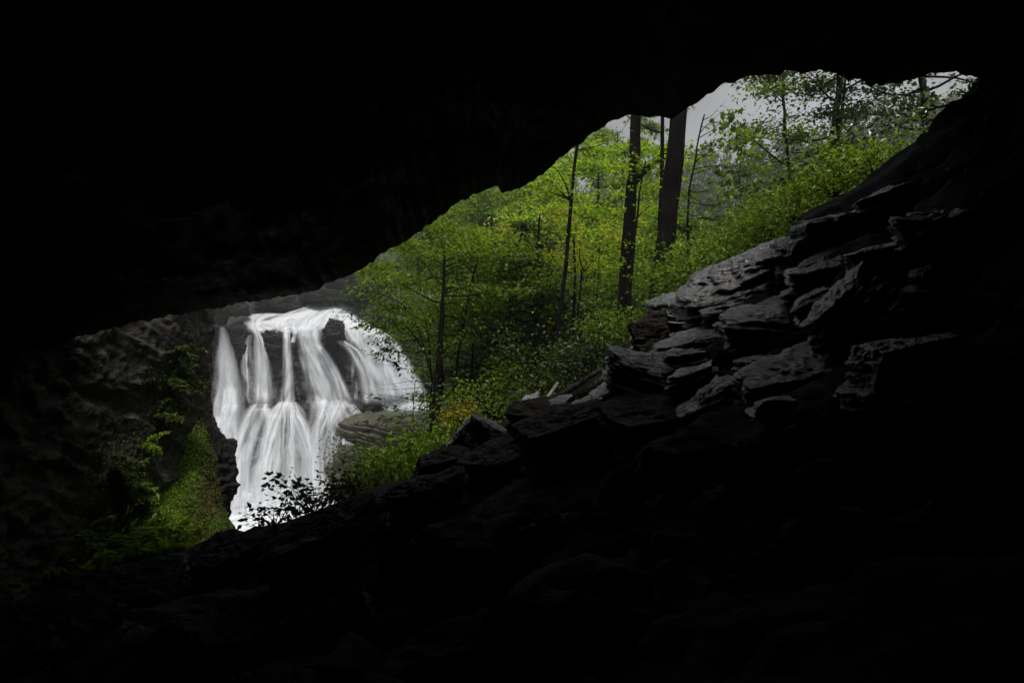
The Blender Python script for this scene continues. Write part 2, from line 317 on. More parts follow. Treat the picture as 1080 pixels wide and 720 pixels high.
# left side wall running out past the mouth, ending in a dark square buttress
def side_wall():
    # columns along the wall (from behind the viewer to its far end), rows from the foot up
    top = [(-9, -6), (-7.5, 0), (-7.2, 4), (-7.0, 8), (-6.9, 11)]
    cols = []
    def c(foot, mid1, mid2, mid3, topp): cols.append([foot, mid1, mid2, mid3, topp])
    c((-5.5, -6, -3), (-6.0, -6, -1), (-6.3, -6, 1), (-6.5, -6, 3), (-6, -6, 6))
    c((-5.6, 0, -3), (-6.0, 0, -1), (-6.4, 0, 1), (-6.6, 0, 3), (-6, 0, 6))
    c((-6.3, 5, -3.6), (-6.6, 5, -1.4), (-6.9, 5, .2), (-7.0, 5, 2), (-6.6, 5, 5))
    c(P(-60, 640, 10.5), P(-50, 540, 10.8), P(-60, 450, 11), P(-70, 360, 11), P(-60, 200, 11))
    c(P(60, 625, 12.5), P(70, 540, 13), P(80, 440, 13.2), P(95, 350, 13.4), P(95, 200, 13.5))
    c(P(110, 605, 13.5), P(120, 520, 14), P(125, 440, 14.3), P(140, 350, 14.5), P(140, 200, 14.5))
    c(P(150, 590, 14.3), P(165, 500, 15), P(165, 430, 15.2), P(175, 350, 15.4), P(175, 200, 15.5))
    c(P(195, 590, 15.2), P(195, 500, 16), P(195, 430, 16.4), P(205, 350, 16.6), P(210, 200, 16.6))
    c(P(212, 585, 16.0), P(212, 500, 17), P(213, 430, 17.6), P(226, 350, 18), P(232, 200, 18))
    c(P(240, 580, 17.2), P(242, 500, 17.8), P(240, 462, 18.2), P(234, 400, 18.9), P(240, 200, 19))
    c(P(243, 580, 18.4), P(244, 500, 19), P(243, 461, 19.2), P(234, 405, 20.2), P(238, 200, 20.5))
    c(P(210, 580, 20.5), P(210, 500, 21), P(210, 460, 21), P(200, 400, 22), P(200, 200, 22))
    A = np.array(cols, float)
    A[:5, 0, 2] -= 1.2; A[:5, 0, 0] += .5
    A[8:, :, 0] -= .28
    A1 = np.stack([cr(A[k], 300) for k in range(len(A))])
    A2 = np.stack([cr(A1[:, j], 640) for j in range(300)], 1)      # 360 x 200
    n = normals_grid(A2)
    if n[320, 150, 0] < 0: n = -n
    p = A2.reshape(-1, 3)
    disp = (.16*ridged(p*np.array([2.4, 2.4, 1.5])+3, 4)+.14*strata(p, 2.6, np.array([.55, .25, .8]))+.06*strata(p+9, 6.0, np.array([.55, .25, .8]))+.40*fbm(p*.55, 5)+.22*ridged(p*1.3, 4)+.10*strata(p, 1.6, np.array([.3, .3, .9]))-.25).reshape(640, 300)
    w = np.interp(np.linspace(0, 1, 640), [0, .55, .72, 1], [1, 1, .45, .3])[:, None]
    A2 = A2+n*(disp*w)[:, :, None]
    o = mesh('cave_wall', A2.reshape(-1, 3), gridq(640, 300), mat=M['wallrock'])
    tag(o, kind='structure'); return o, A2
wall, WG = side_wall()
WB = bvh(WG[::2, ::2])

# ------------------------------------------------------------------ OUTSIDE TERRAIN
def Tz(x, y):
    x = np.asarray(x, float); y = np.asarray(y, float)
    near = -1.9+.42*x                                   # just outside the mouth
    mid = np.interp(x, [-40, -16, -9.0, -4.5, 0, 6, 20, 60], [-9.8, -9.8, -9.8, -8.3, -5.6, -1.5, 6, 16])
    t = np.clip((y-12)/22, 0, 1); t = t*t*(3-2*t)
    z = np.where(x < -3, np.minimum(near, near), near)*(1-t)+mid*t
    rise = np.clip((y-52)/70, 0, 1)
    hill = np.interp(x, [-60, -15, 15, 40, 90], [30, 26, 15, 10, 16])
    z = z+hill*rise**1.1
    z = z+.5*fbm(np.stack([x.ravel()*.12, y.ravel()*.12, 0*x.ravel()], 1), 4).reshape(x.shape)*np.clip((y-14)/10, 0, 1)
    return z
def terrain():
    xs = np.concatenate([np.linspace(-600, -60, 18), np.linspace(-55, 60, 220), np.linspace(66, 600, 18)])
    ys = np.concatenate([np.linspace(12.5, 70, 140), np.linspace(72, 160, 60), np.linspace(170, 900, 20)])
    X, Y = np.meshgrid(xs, ys, indexing='ij')
    Z = Tz(X, Y)
    G = np.stack([X, Y, Z], 2)
    o = mesh('ground', G.reshape(-1, 3), gridq(*X.shape), mat=M['soil'])
    tag(o, kind='structure'); return o
terrain()

# talus bank at the foot of the side wall (green strip)
def talus():
    rows = [[P(212, 430, 17.4), P(222, 470, 17.2), P(236, 530, 17.0), P(252, 575, 16.4)],
            [P(196, 470, 16.4), P(207, 500, 15.8), P(226, 545, 15.2), P(240, 582, 14.6)],
            [P(170, 520, 15.4), P(188, 540, 15.0), P(205, 570, 14.2), P(212, 600, 13.6)],
            [P(120, 560, 14.0), P(135, 575, 13.6), P(160, 595, 13.2), P(185, 622, 12.6)],
            [P(50, 590, 13.2), P(60, 600, 12.8), P(85, 620, 12.4), P(100, 650, 12.0)],
            [P(-30, 600, 12.4), P(-20, 620, 12.0), P(0, 645, 11.6), P(10, 680, 11.4)]]
    A = np.array(rows)
    A1 = np.stack([cr(A[k], 90) for k in range(len(A))])
    A2 = np.stack([cr(A1[:, j], 160) for j in range(90)], 1)
    n = normals_grid(A2)
    if n[80, 45, 2] < 0: n = -n
    p = A2.reshape(-1, 3)
    A2 = A2+n*((.25*fbm(p*1.1, 5)+.08*ridged(p*2.5, 3)).reshape(160, 90))[:, :, None]
    o = mesh('mossy_bank', A2.reshape(-1, 3), gridq(160, 90), mat=M['soil']); tag(o, kind='structure'); return A2
TB = bvh(talus())

# ------------------------------------------------------------------ CLIFF of the falls
CP = dict(px=[120, 200, 232, 262, 300, 345, 385, 420, 450, 500, 600])
def cliff_depth(px, py):
    """distance of the stepped rock face behind the water"""
    # crest height, upper foot and lower foot of the face, as photo rows, vary along it
    crest = np.interp(px, [200, 235, 262, 300, 350, 372, 400, 450, 520], [346, 343, 346, 350, 352, 356, 345, 352, 360])
    foot = np.interp(px, [200, 240, 275, 305, 345, 395, 450, 520], [405, 414, 424, 424, 428, 430, 436, 440])
    foot = foot+3.5*np.sin(px*.11)+2.5*np.sin(px*.27+1)+1.5*np.sin(px*.61+2); crest = crest+1.5*np.sin(px*.19)
    y = np.interp(px, [150, 240, 350, 450, 560], [47.0, 48.0, 49.0, 48.0, 44.0])
    a = (py-crest)
    d = np.where(a < 0, y+(-a)*.16, 0)
    b = np.clip((py-crest)/(foot-crest), 0, 1)
    d = np.where((a >= 0), y-.9*b, d)
    c = np.clip((py-foot)/8, 0, 1)
    d = np.where(py > foot, y-.9-1.5*c, d)
    e = np.clip((py-foot-8)/110, 0, 1.6)
    d = np.where(py > foot+8, y-2.4-2.3*e, d)
    w1 = .9*np.sin(px*.043+.6)+.6*np.sin(px*.13)+.35*np.sin(px*.31)
    t = np.maximum(py-crest, 0)/21.0+w1; f = t-np.floor(t)
    st = np.floor(t)+np.clip((f-.62)/.38, 0, 1)**2*(3-2*np.clip((f-.62)/.38, 0, 1))-t
    d = d-.30*st*np.clip((py-crest)/12, 0, 1)
    return d
def cliff():
    pxs = np.linspace(60, 640, 420); pys = np.linspace(306, 600, 330)
    PX, PY = np.meshgrid(pxs, pys, indexing='ij')
    D = cliff_depth(PX, PY)
    G = np.stack([(PX-540)/FOC*D, D, (360-PY)/FOC*D], 2)
    p = G.reshape(-1, 3)
    n = normals_grid(G)
    if n[200, 200, 1] > 0: n = -n
    t = np.array([.06, .1, 1.0])
    disp = (.35*fbm(p*np.array([.5, .5, .35]), 5)+.28*strata(p, .8, t)+.10*strata(p+3, 2.4, t)-.1).reshape(PX.shape)
    G = G+n*disp[:, :, None]
    # ragged crest
    return G
CG = cliff()
# roll the crest back into the hillside
backr = [CG[:, :1]+np.array([0, 4.0, .2]), CG[:, :1]+np.array([0, 12, -2.0])]
CGf = np.concatenate([backr[1], backr[0], CG], 1)
o = mesh('cliff', CGf.reshape(-1, 3), gridq(*CGf.shape[:2]), mat=M['cliff']); tag(o, kind='structure')
CB = bvh(CG[::2, ::2])
def hit(B, px, py):
    d = Vector((px-540, FOC, 360-py)).normalized()
    h = B.ray_cast(Vector((0, 0, 0)), d)
    return None if h[0] is None else (np.array(h[0]), np.array(h[1]))

# plunge pool / stream and the upper stream
def flat_water(name, pts, mat):
    o = mesh(name, np.array(pts), [[0, 1, 2, 3]], mat=mat); return o
def foam_mat():
    m, nt, out = newmat('foaming_water'); L = nt.links.new
    g = nt.nodes.new('ShaderNodeNewGeometry')
    n = nd(nt, 'ShaderNodeTexNoise', Scale=.8, Detail=6.0, Roughness=.6); L(g.outputs['Position'], n.inputs['Vector'])
    r = ramp(nt, n.outputs['Fac'], [(.35, (.35, .38, .4)), (.6, (.85, .87, .9))])
    b = nd(nt, 'ShaderNodeBsdfPrincipled', Roughness=.5); L(r.outputs[0], b.inputs['Base Color'])
    bp = nd(nt, 'ShaderNodeBump', Strength=.6, Distance=.2); L(n.outputs['Fac'], bp.inputs['Height']); L(bp.outputs[0], b.inputs['Normal'])
    L(b.outputs[0], out.inputs[0]); return m
M['foam'] = foam_mat()
def pool():
    nx, ny = 120, 120
    X, Y = np.meshgrid(np.linspace(-26, -7.5, nx), np.linspace(24, 45.5, ny), indexing='ij')
    Z = -9.35+.35*fbm(np.stack([X.ravel()*.5, Y.ravel()*.5, 0*X.ravel()], 1), 4).reshape(X.shape)
    Z += np.clip((Y-41)/4, 0, 1)*.7*np.exp(-((X+13.5)/5)**2)
    o = mesh('water', np.stack([X, Y, Z], 2).reshape(-1, 3), gridq(nx, ny), mat=M['foam']); tag(o, kind='structure')
pool()

# ------------------------------------------------------------------ WATERFALL
fall = empty('waterfall', tuple(P(300, 545, 44)))
tag(fall, 'white silky waterfall dropping in several strands over the dark stepped cliff', 'waterfall')
FL = np.array(fall.location)
WM = {}
def wm(dens, edge, vs, top=.03, bot=.12):
    k = (dens, edge, vs, top, bot)
    if k not in WM: WM[k] = water_mat('falling_water', vs, dens, edge, 0, top, bot)
    return WM[k]
def strand(path, dens=.6, edge=.3, off=.25, bulge=.25, vs=1.0, name='water_strand', mu=30, n=90, top=.03, bot=.12, m='fall'):
    dens = round(dens*(.80 if name == 'water_fan' else .86), 3); edge = min(.48, edge*1.25)
    """path: (px, py, width_px) down the fall; the sheet stands `off` metres clear of the rock and bulges"""
    q = cr(np.array(path, float), n)
    us = np.linspace(-1, 1, mu)
    PX = q[:, 0][:, None]+us[None, :]*q[:, 2][:, None]*.5
    PX = PX+.6*pn(np.stack([PX.ravel()*.15, np.repeat(q[:, 1], mu)*.03, 0*PX.ravel()], 1)).reshape(n, mu)
    PY = np.repeat(q[:, 1][:, None], mu, 1)+2.0*(us[None, :]**2)
    D = cliff_depth(PX, PY)
    # water leaves the lip smoothly: never goes back under a ledge (running minimum, smoothed)
    Dm = np.minimum.accumulate(D, 0)
    k = np.ones(15)/15
    Dm = np.apply_along_axis(lambda a: np.convolve(np.pad(a, 7, mode='edge'), k, 'valid'), 0, Dm)
    Dm = Dm-off-bulge*(1-us[None, :]**2)
    Dm = Dm-.10*pn(np.stack([PX.ravel()*.35, PY.ravel()*.02, 0*PX.ravel()+7], 1)).reshape(n, mu)
    G = np.stack([(PX-540)/FOC*Dm, Dm, (360-PY)/FOC*Dm], 2)
    s = np.linspace(0, 1, n)
    U = np.repeat(((us+1)/2)[None, :], n, 0); V = np.repeat(s[:, None], mu, 1)
    return mesh(name, G.reshape(-1, 3), gridq(n, mu), mat=wm(dens, edge, vs, top, bot), parent=fall, uv=np.stack([U.ravel(), V.ravel()], 1), loc=FL)
def place_children():
    for c in fall.children: c.location = (0, 0, 0)
W = strand
# upper stream and crest
W([(352, 311, 40), (345, 318, 52), (338, 325, 62), (322, 333, 76), (312, 341, 84), (312, 349, 80)], .95, .15, .25, .1, 1, 'crest_water', top=.05, bot=.15)
W([(356, 322, 44), (345, 332, 60), (338, 342, 64), (336, 350, 58)], .85, .2, .35, .3, 1.2, 'crest_water', top=.1, bot=.2)
W([(300, 333, 34), (298, 340, 40), (300, 348, 36)], .8, .3, .35, .3, 1.2, 'crest_water', top=.2, bot=.2)
W([(372, 338, 40), (386, 356, 60), (402, 380, 66), (412, 404, 64), (420, 424, 64)], 1.0, .25, .45, .25, 1.2, 'water_slide', mu=44)
W([(238, 352, 22), (252, 380, 50), (262, 410, 74), (268, 432, 80)], .18, .4, .15, .1, 1.2, name='water_veil', top=.3)
W([(318, 372, 30), (330, 400, 60), (346, 428, 84)], .22, .4, .15, .1, 1.2, name='water_veil', top=.3)
W([(290, 440, 100), (296, 480, 150), (292, 540, 170)], .3, .2, .2, .1, 3, name='water_veil', top=.2, mu=60)
W([(318, 336, 30), (300, 337, 60), (284, 340, 50), (274, 345, 24)], .9, .3, .4, .15, 1.2, 'crest_water', top=.2, bot=.3)
W([(300, 338, 90), (300, 345, 92), (302, 352, 80)], .55, .2, .3, .15, 3, 'crest_water', top=.3, bot=.4)
W([(286, 330, 60), (272, 334, 36), (268, 340, 24), (271, 350, 11), (274, 362, 17), (276, 385, 24), (277, 410, 27), (276, 432, 30)], .95, .3, .3, .3, .8)
# upper drops
W([(234, 343, 8), (236, 352, 15), (239, 372, 24), (241, 395, 32), (242, 418, 38), (240, 445, 40), (236, 470, 36)], .9, .38, .35, .35, .8)
W([(235, 350, 8), (236, 375, 22), (238, 400, 30), (236, 440, 44), (240, 480, 42)], .6, .4, .6, .3, 1)
W([(264, 352, 8), (260, 372, 18), (262, 400, 22), (264, 428, 26)], .45, .4, .25, .2, 1)
W([(302, 343, 12), (302, 352, 11), (303, 372, 13), (304, 398, 15), (303, 420, 20), (302, 434, 30)], .98, .34, .35, .3, .6)
W([(309, 344, 9), (311, 352, 7), (308, 362, 8)], .9, .3, .5, .3, .6)
W([(324, 344, 34), (326, 356, 30), (330, 368, 34), (337, 384, 38), (344, 402, 42), (350, 420, 48), (352, 432, 54)], .92, .25, .3, .35, 1.2)
W([(318, 344, 10), (320, 362, 12), (324, 380, 20), (332, 402, 28), (340, 428, 36)], .6, .35, .5, .3, 1)
W([(336, 364, 16), (348, 382, 16), (358, 404, 18), (366, 424, 22)], .9, .35, .55, .3, .8)
W([(350, 352, 12), (362, 361, 16), (374, 370, 18), (384, 388, 22), (390, 408, 26), (394, 428, 32)], .95, .33, .4, .4, .8)
W([(366, 360, 12), (374, 374, 18), (378, 396, 26), (380, 424, 34)], .35, .4, .35, .2, 1)
# smooth slide on the right
W([(372, 336, 24), (384, 344, 34), (396, 356, 44), (406, 374, 52), (416, 396, 56), (426, 418, 58), (436, 440, 58)], 1.25, .12, .35, .15, 1.4, 'water_slide', mu=44)
W([(380, 342, 16), (398, 362, 30), (412, 390, 44), (424, 424, 52)], .9, .3, .65, .2, 1.4, 'water_slide')
W([(362, 330, 26), (370, 338, 32), (378, 350, 32)], 1.0, .25, .5, .2, 1)
# lower tier fans
W([(236, 438, 30), (232, 456, 36), (232, 472, 30)], .7, .4, .9, .4, 1, name='water_fan')
W([(244, 424, 24), (240, 446, 34), (246, 478, 44), (252, 510, 44), (256, 536, 46)], .85, .35, .5, .4, 1.2, name='water_fan')
W([(276, 424, 26), (268, 440, 36), (258, 468, 32), (252, 500, 34), (250, 536, 44)], .98, .3, .6, .4, 1.2, name='water_fan')
W([(278, 428, 22), (286, 446, 22), (284, 476, 30), (278, 510, 44), (272, 544, 64)], .9, .33, .6, .4, 1.2, name='water_fan')
W([(303, 422, 22), (302, 434, 46), (302, 456, 58), (302, 486, 64), (300, 520, 70), (294, 548, 80)], .85, .22, .5, .45, 1.6, name='water_fan', mu=44)
W([(300, 424, 16), (288, 450, 26), (280, 490, 34), (276, 540, 50)], .9, .35, .8, .3, 1.2, name='water_fan')
W([(304, 424, 14), (318, 448, 26), (328, 480, 30), (334, 520, 34), (334, 545, 44)], .75, .35, .7, .3, 1.2, name='water_fan')
W([(350, 420, 50), (346, 434, 46), (336, 458, 30), (334, 490, 24), (338, 530, 24)], .9, .3, .7, .3, 1, name='water_fan')
W([(352, 424, 60), (360, 438, 62), (362, 456, 56), (358, 484, 44), (352, 520, 44)], .72, .3, .5, .4, 1.5, name='water_fan', mu=44)
W([(345, 428, 14), (336, 450, 12), (332, 480, 13), (334, 520, 18), (340, 540, 26)], .98, .35, .95, .3, .6, name='water_fan')
W([(262, 520, 70), (268, 538, 96), (276, 552, 110)], .75, .25, 1.0, .5, 1.5, name='water_fan', top=.4, bot=.1)
W([(298, 505, 120), (296, 530, 150), (290, 556, 170)], .55, .25, 1.3, .4, 2.5, name='water_fan', top=.5, bot=.3, mu=60)
W([(345, 525, 40), (352, 536, 60), (345, 548, 76)], 1.0, .25, 1.1, .5, 1.5, name='water_fan', top=.35, bot=.1)
place_children()

# rock ledge right of the falls
def rock(name, c, dims, rotz=0, tilt=(0, 0), seed=0, mat=None, cuts=16, strat=.10, freq=3.0, sub=90, flat=.0, noise=.08, axis=None, parent=None, squareness=.25, kk=70.0):
    r = np.random.RandomState(seed)
    # cube-sphere directions
    n = max(12, sub//2)
    lin = np.tan(np.linspace(-1, 1, n)*math.pi/4)
    A, B = np.meshgrid(lin, lin, indexing='ij'); one = np.ones_like(A)
    faces = [(one, A, B), (-one, B, A), (B, one, A), (A, -one, B), (A, B, one), (B, A, -one)]
    V = []; Q = []; off = 0
    for f in faces:
        v = np.stack(f, 2).reshape(-1, 3); V.append(v); Q.append(gridq(n, n)+off); off += n*n
    V = np.concatenate(V); Q = np.concatenate(Q)
    V /= np.linalg.norm(V, axis=1)[:, None]
    # weld duplicate vertices
    key = np.round(V*1e5).astype(np.int64); _, idx, inv = np.unique(key, axis=0, return_index=True, return_inverse=True)
    inv = inv.ravel(); V = V[idx]; Q = inv[Q]
    nn = r.normal(size=(cuts, 3)); nn[:, 2] *= .45; nn /= np.linalg.norm(nn, axis=1)[:, None]
    nn = np.vstack([nn, [[0, 0, 1], [0, 0, -1], [1, 0, 0], [-1, 0, 0], [0, 1, 0], [0, -1, 0]]+r.normal(size=(6, 3))*.12])
    dd = np.concatenate([.78+.3*r.rand(cuts), .72+squareness*r.rand(6)])
    dot = V@nn.T
    rad = np.where(dot > .05, dd[None]/np.maximum(dot, .05), 9)
    k = kk
    rr = -np.log(np.exp(-k*rad).sum(1))/k
    W_ = V*np.clip(rr, .2, 1.6)[:, None]*np.array(dims)*.5
    # rotate
    def rot(ax, a):
        c_, s_ = math.cos(a), math.sin(a)
        return {'x': np.array([[1, 0, 0], [0, c_, -s_], [0, s_, c_]]), 'y': np.array([[c_, 0, s_], [0, 1, 0], [-s_, 0, c_]]), 'z': np.array([[c_, -s_, 0], [s_, c_, 0], [0, 0, 1]])}[ax]
    Rm = rot('z', rotz)@rot('x', tilt[0])@rot('y', tilt[1])
    dn = W_/(np.linalg.norm(W_, axis=1)[:, None]+1e-9)
    sz = max(dims)
    tl = np.array([.05, .05, 1.0])
    hor = dn*np.array([1, 1, .05])
    st = strata(W_*1.0+seed*3.1, freq, tl)
    st2 = strata(W_*np.array([1.6, 1.6, 1])+seed*1.7, freq*2.3, np.array([.12, .04, 1.0]))
    W_ = W_+hor*(st*strat+st2*strat*.4)[:, None]+dn*(noise*fbm(W_*2.2/max(sz*.5, .3)+seed*5.7, 5)+.35*noise*ridged(W_*4.5/max(sz*.5, .3)+seed, 3)+.026*min(sz, 1.5)*ridged(W_*np.array([5., 5., 11.])+seed*2.2, 3))[:, None]
    W_ = W_@Rm.T
    o = mesh(name, W_, Q, mat=mat, parent=parent); o.location = c
    return o

led = rock('rock_ledge', tuple(P(418, 462, 43.2)), (6.4, 4.0, 2.3), rotz=.1, tilt=(.05, .16), seed=21, mat=M['ledge'], sub=190, freq=2.4, strat=.4, noise=.35)
tag(led, 'brown rounded rock ledge at the foot of the white water slide', 'rock ledge')
k_ = rock('rock_ledge', tuple(P(395, 502, 42.0)), (5.0, 3.0, 3.2), rotz=.1, tilt=(.05, .3), seed=25, mat=M['ledge'], sub=120, freq=1.2, strat=.3, noise=.25)
tag(k_, 'mossy rock shelf under a leafy bush beside the lower waterfall', 'rock ledge')
for q, (px, py, D, dm, sd, lb) in enumerate([(336, 312, 53, (3.2, 2.2, 1.1), 31, 'small grey rock at the top of the falls beside the incoming stream'),
                                      (262, 330, 52.6, (5.4, 2.2, .9), 32, 'long dark rock shelf on the crest above the left falls'),
                                      (229, 331, 47.4, (1.7, 1.4, 1.5), 39, 'dark jagged rock at the left end of the crest by the side wall'),
                                      (247, 326, 48.6, (2.0, 1.4, 1.1), 40, 'dark broken rock on the crest above the leftmost water strand'),
                                      (302, 322, 53.2, (4.2, 3, 1.3), 33, 'grey jagged rock on the crest above the middle falls'),
                                      (395, 305, 56, (9, 4, 3.2), 34, 'dark mossy outcrop above the head of the waterfall'),
                                      (251, 362, 47.9, (1.3, 1.2, 2.0), 35, 'dark rock block between the two leftmost water strands'),
                                      (288, 363, 48.2, (1.5, 1.2, 2.0), 36, 'dark brown rock block between the second and third water strands'),
                                      (352, 350, 48.2, (2.0, 1.3, 1.4), 37, 'wet rock knob splitting the water below the crest'),
                                      (226, 503, 18.4, (1.0, 1.0, 2.2), 38, 'dark squared rock buttress beside the lower left edge of the falls')]):
    t_ = rock('rock', tuple(P(px, py, D)), dm, rotz=.2*q, seed=sd, mat=M['crest'], sub=90, freq=1.5, strat=.2, noise=.18); tag(t_, lb, 'rock')

# ------------------------------------------------------------------ ROCKS in the mouth
def on_floor(px, py, back=0):
    h = hit(FB, px, py)
    return h
def ridge_depth(px): return float(np.interp(px, [q[0] for q in RIDGE], [q[2] for q in RIDGE]))
def slab(px, py, wpx, hpx, label, seed, roll=0.0, mat='slate', depth=None, sink=.35, name='rock', cat='rock slab', pitch=.12, dy=1.0, **kw):
    """rock filling about wpx by hpx of the photo, bedded in the rubble slope"""
    h = hit(FB, px, py); D = depth if depth else (min(h[0][1], ridge_depth(px)) if h is not None else ridge_depth(px)-.15)
    c = P(px, py, D)
    w = wpx/FOC*D; hh = hpx/FOC*D
    o = rock(name, (c[0], c[1]+dy*w*sink*.25, c[2]), (w*1.12, w*dy, hh*1.25), rotz=kw.pop('rotz', 0.0), tilt=(pitch, -roll), seed=seed, mat=M[mat], sub=kw.pop('sub', 150), **kw)
    tag(o, label, cat); return o
K = dict(strat=.11, freq=6.5, noise=.045, cuts=11)
slab(788, 304, 150, 58, 'long wet slab with a pale lit top on the ridge of the rubble slope', 1, roll=.36, pitch=.22, dy=.75, **dict(K, cuts=14, freq=8))
slab(872, 290, 86, 40, 'wet slab with a pale lit face right of the long ridge slab', 2, roll=.34, pitch=.35, dy=.7, **K)
slab(725, 335, 62, 34, 'short layered block below the left end of the long ridge slab', 3, roll=.25, pitch=.2, **K)
slab(800, 342, 96, 26, 'thin flat ledge with a lit upper edge under the long ridge slab', 4, roll=.06, pitch=.25, dy=.7, **K)
slab(740, 366, 110, 34, 'dark cracked layered block in the middle of the slope', 5, roll=.28, pitch=.2, dy=.7, **K)
slab(782, 363, 26, 20, 'small lit fallen flake on dark rock in the middle of the slope', 6, roll=.2, pitch=.5, mat='slate_pale_lit', strat=.01, freq=8, noise=.02)  # lit copy of the wet slate: its brightness is put into the colour
slab(850, 400, 132, 46, 'wide slab with a bright rough sloping top low on the right slope', 7, roll=.24, pitch=.42, dy=.6, mat='slate_pale_lit', strat=.04, freq=8, noise=.05)  # light on this slab is painted by the paler slate copy
slab(684, 408, 96, 52, 'rounded boulder with a bright rough top at the foot of the slope', 8, roll=-.12, pitch=.35, dy=.8, name='boulder', cat='boulder', **K)
slab(690, 362, 50, 42, 'dark angular boulder standing on the ridge under the big trunk', 9, roll=.3, pitch=.1, name='boulder', cat='boulder', dy=.8, strat=.05, freq=4, noise=.04, mat='brown')
slab(722, 385, 58, 26, 'small dark cobble between the lit slabs', 10, roll=.1, pitch=.2, **K)
slab(755, 432, 80, 44, 'pointed dark rock below the cracked block', 11, roll=.6, pitch=.1, **K)
slab(905, 338, 92, 60, 'steep dark block with a thin lit edge on the right slope', 12, roll=.75, pitch=-.1, **K)
slab(892, 245, 108, 40, 'dark jutting ledge high on the right ridge', 13, roll=.16, pitch=.1, dy=.6, **K)
slab(850, 262, 70, 26, 'dark stepped ledge just above the long ridge slab', 14, roll=.1, pitch=.1, dy=.6, **K)
slab(1010, 252, 120, 50, 'wet slab with sparkling glints near the right edge', 15, roll=.02, pitch=.25, dy=.6, **K)
slab(945, 215, 90, 34, 'thin dark ledge under the upper right ridge', 16, roll=.4, pitch=.15, dy=.5, **K)
slab(1000, 300, 60, 50, 'narrow dark block in the shade below the glinting slab', 17, roll=.5, pitch=.1, **K)
slab(960, 395, 120, 60, 'dark block in deep shade right of the bright wide slab', 18, roll=.2, **K)
slab(508, 468, 62, 38, 'dark pointed rock jutting at the low end of the ridge', 19, roll=-.45, pitch=.1, dy=.8, strat=.03, freq=4, noise=.05)
slab(565, 448, 64, 34, 'grey broken rock beside the pale stick', 20, roll=.3, pitch=.25, mat='brown', **K)
slab(560, 425, 20, 13, 'small pale grey stone behind the pale stick', 41, roll=.2, pitch=.3, mat='slate_pale_lit', strat=.01, freq=8, noise=.03, name='boulder', cat='boulder')
slab(594, 430, 30, 13, 'small pale rubble stone between pale stick and logs', 42, roll=.3, pitch=.3, mat='slate_pale_lit', strat=.01, freq=8, noise=.03, name='boulder', cat='boulder')
slab(538, 495, 90, 60, 'brown block under the broken rocks at the low ridge', 43, roll=.4, pitch=.2, mat='brown', **K)
slab(610, 470, 120, 70, 'reddish brown boulder in the shade below the logs', 44, roll=.35, pitch=.2, mat='brown', name='boulder', cat='boulder', **K)
slab(690, 455, 120, 50, 'dark boulder under the rounded bright boulder', 45, roll=.15, pitch=.2, name='boulder', cat='boulder', mat='brown', **K)
slab(360, 600, 120, 90, 'dim brown boulder in the foreground rubble below the falls', 46, roll=.35, pitch=.2, mat='brown', name='boulder', cat='boulder', **K)
slab(455, 545, 80, 70, 'dim brown rock near the centre of the foreground rubble', 47, roll=.2, pitch=.2, mat='brown', **K)
slab(250, 600, 90, 50, 'low dark rock in the foreground left of the dim brown boulder', 48, roll=.1, pitch=.2, mat='brown', **K)
slab(120, 640, 150, 60, 'flat brown slab in the foreground under the ferny bank', 49, roll=.05, pitch=.2, mat='brown', **K)
slab(40, 690, 140, 60, 'rough brown rock in the lower left corner', 50, roll=.05, pitch=.2, mat='brown', **K)
slab(470, 500, 70, 44, 'dark rock at the foot of the ridge beside the leafy bushes', 51, roll=.3, pitch=.2, mat='brown', **K)

for q, (px, py, w_, h_, rl, lb) in enumerate([(764, 330, 44, 16, .2, 'small flat flake under the lip of the long ridge slab'), (702, 352, 40, 18, .4, 'thin tilted plate beside the dark angular boulder'), (824, 326, 50, 20, .3, 'wedge of layered rock right of the thin flat ledge'),
      (735, 402, 46, 18, .35, 'narrow plate between cracked block and bright boulder'), (800, 386, 46, 18, .2, 'thin plate just above the wide bright slab'), (772, 318, 40, 12, .3, 'sliver of rock tucked under the long ridge slab'),
      (862, 322, 50, 22, .5, 'angular block below the slab with the pale face'), (925, 275, 60, 22, .25, 'shaded plate between the pale faced slab and the glinting slab'), (668, 388, 40, 16, .5, 'plate leaning on the bright rounded boulder'),
      (640, 420, 60, 22, .55, 'long thin plate beside the grey log'), (600, 446, 56, 20, .5, 'dim plate below the two fallen logs'), (700, 384, 50, 18, .2, 'cracked plate on top of the bright rounded boulder'),
      (836, 284, 36, 18, .3, 'small block between the two pale topped slabs'), (545, 470, 44, 22, .4, 'small dark plate under the grey broken rock'), (820, 432, 60, 22, .25, 'dim plate under the wide bright slab')]):
    slab(px, py, w_, h_, lb, 60+q, roll=rl, pitch=.15, dy=.7, sub=90, strat=.05, freq=9, noise=.03, cuts=9)
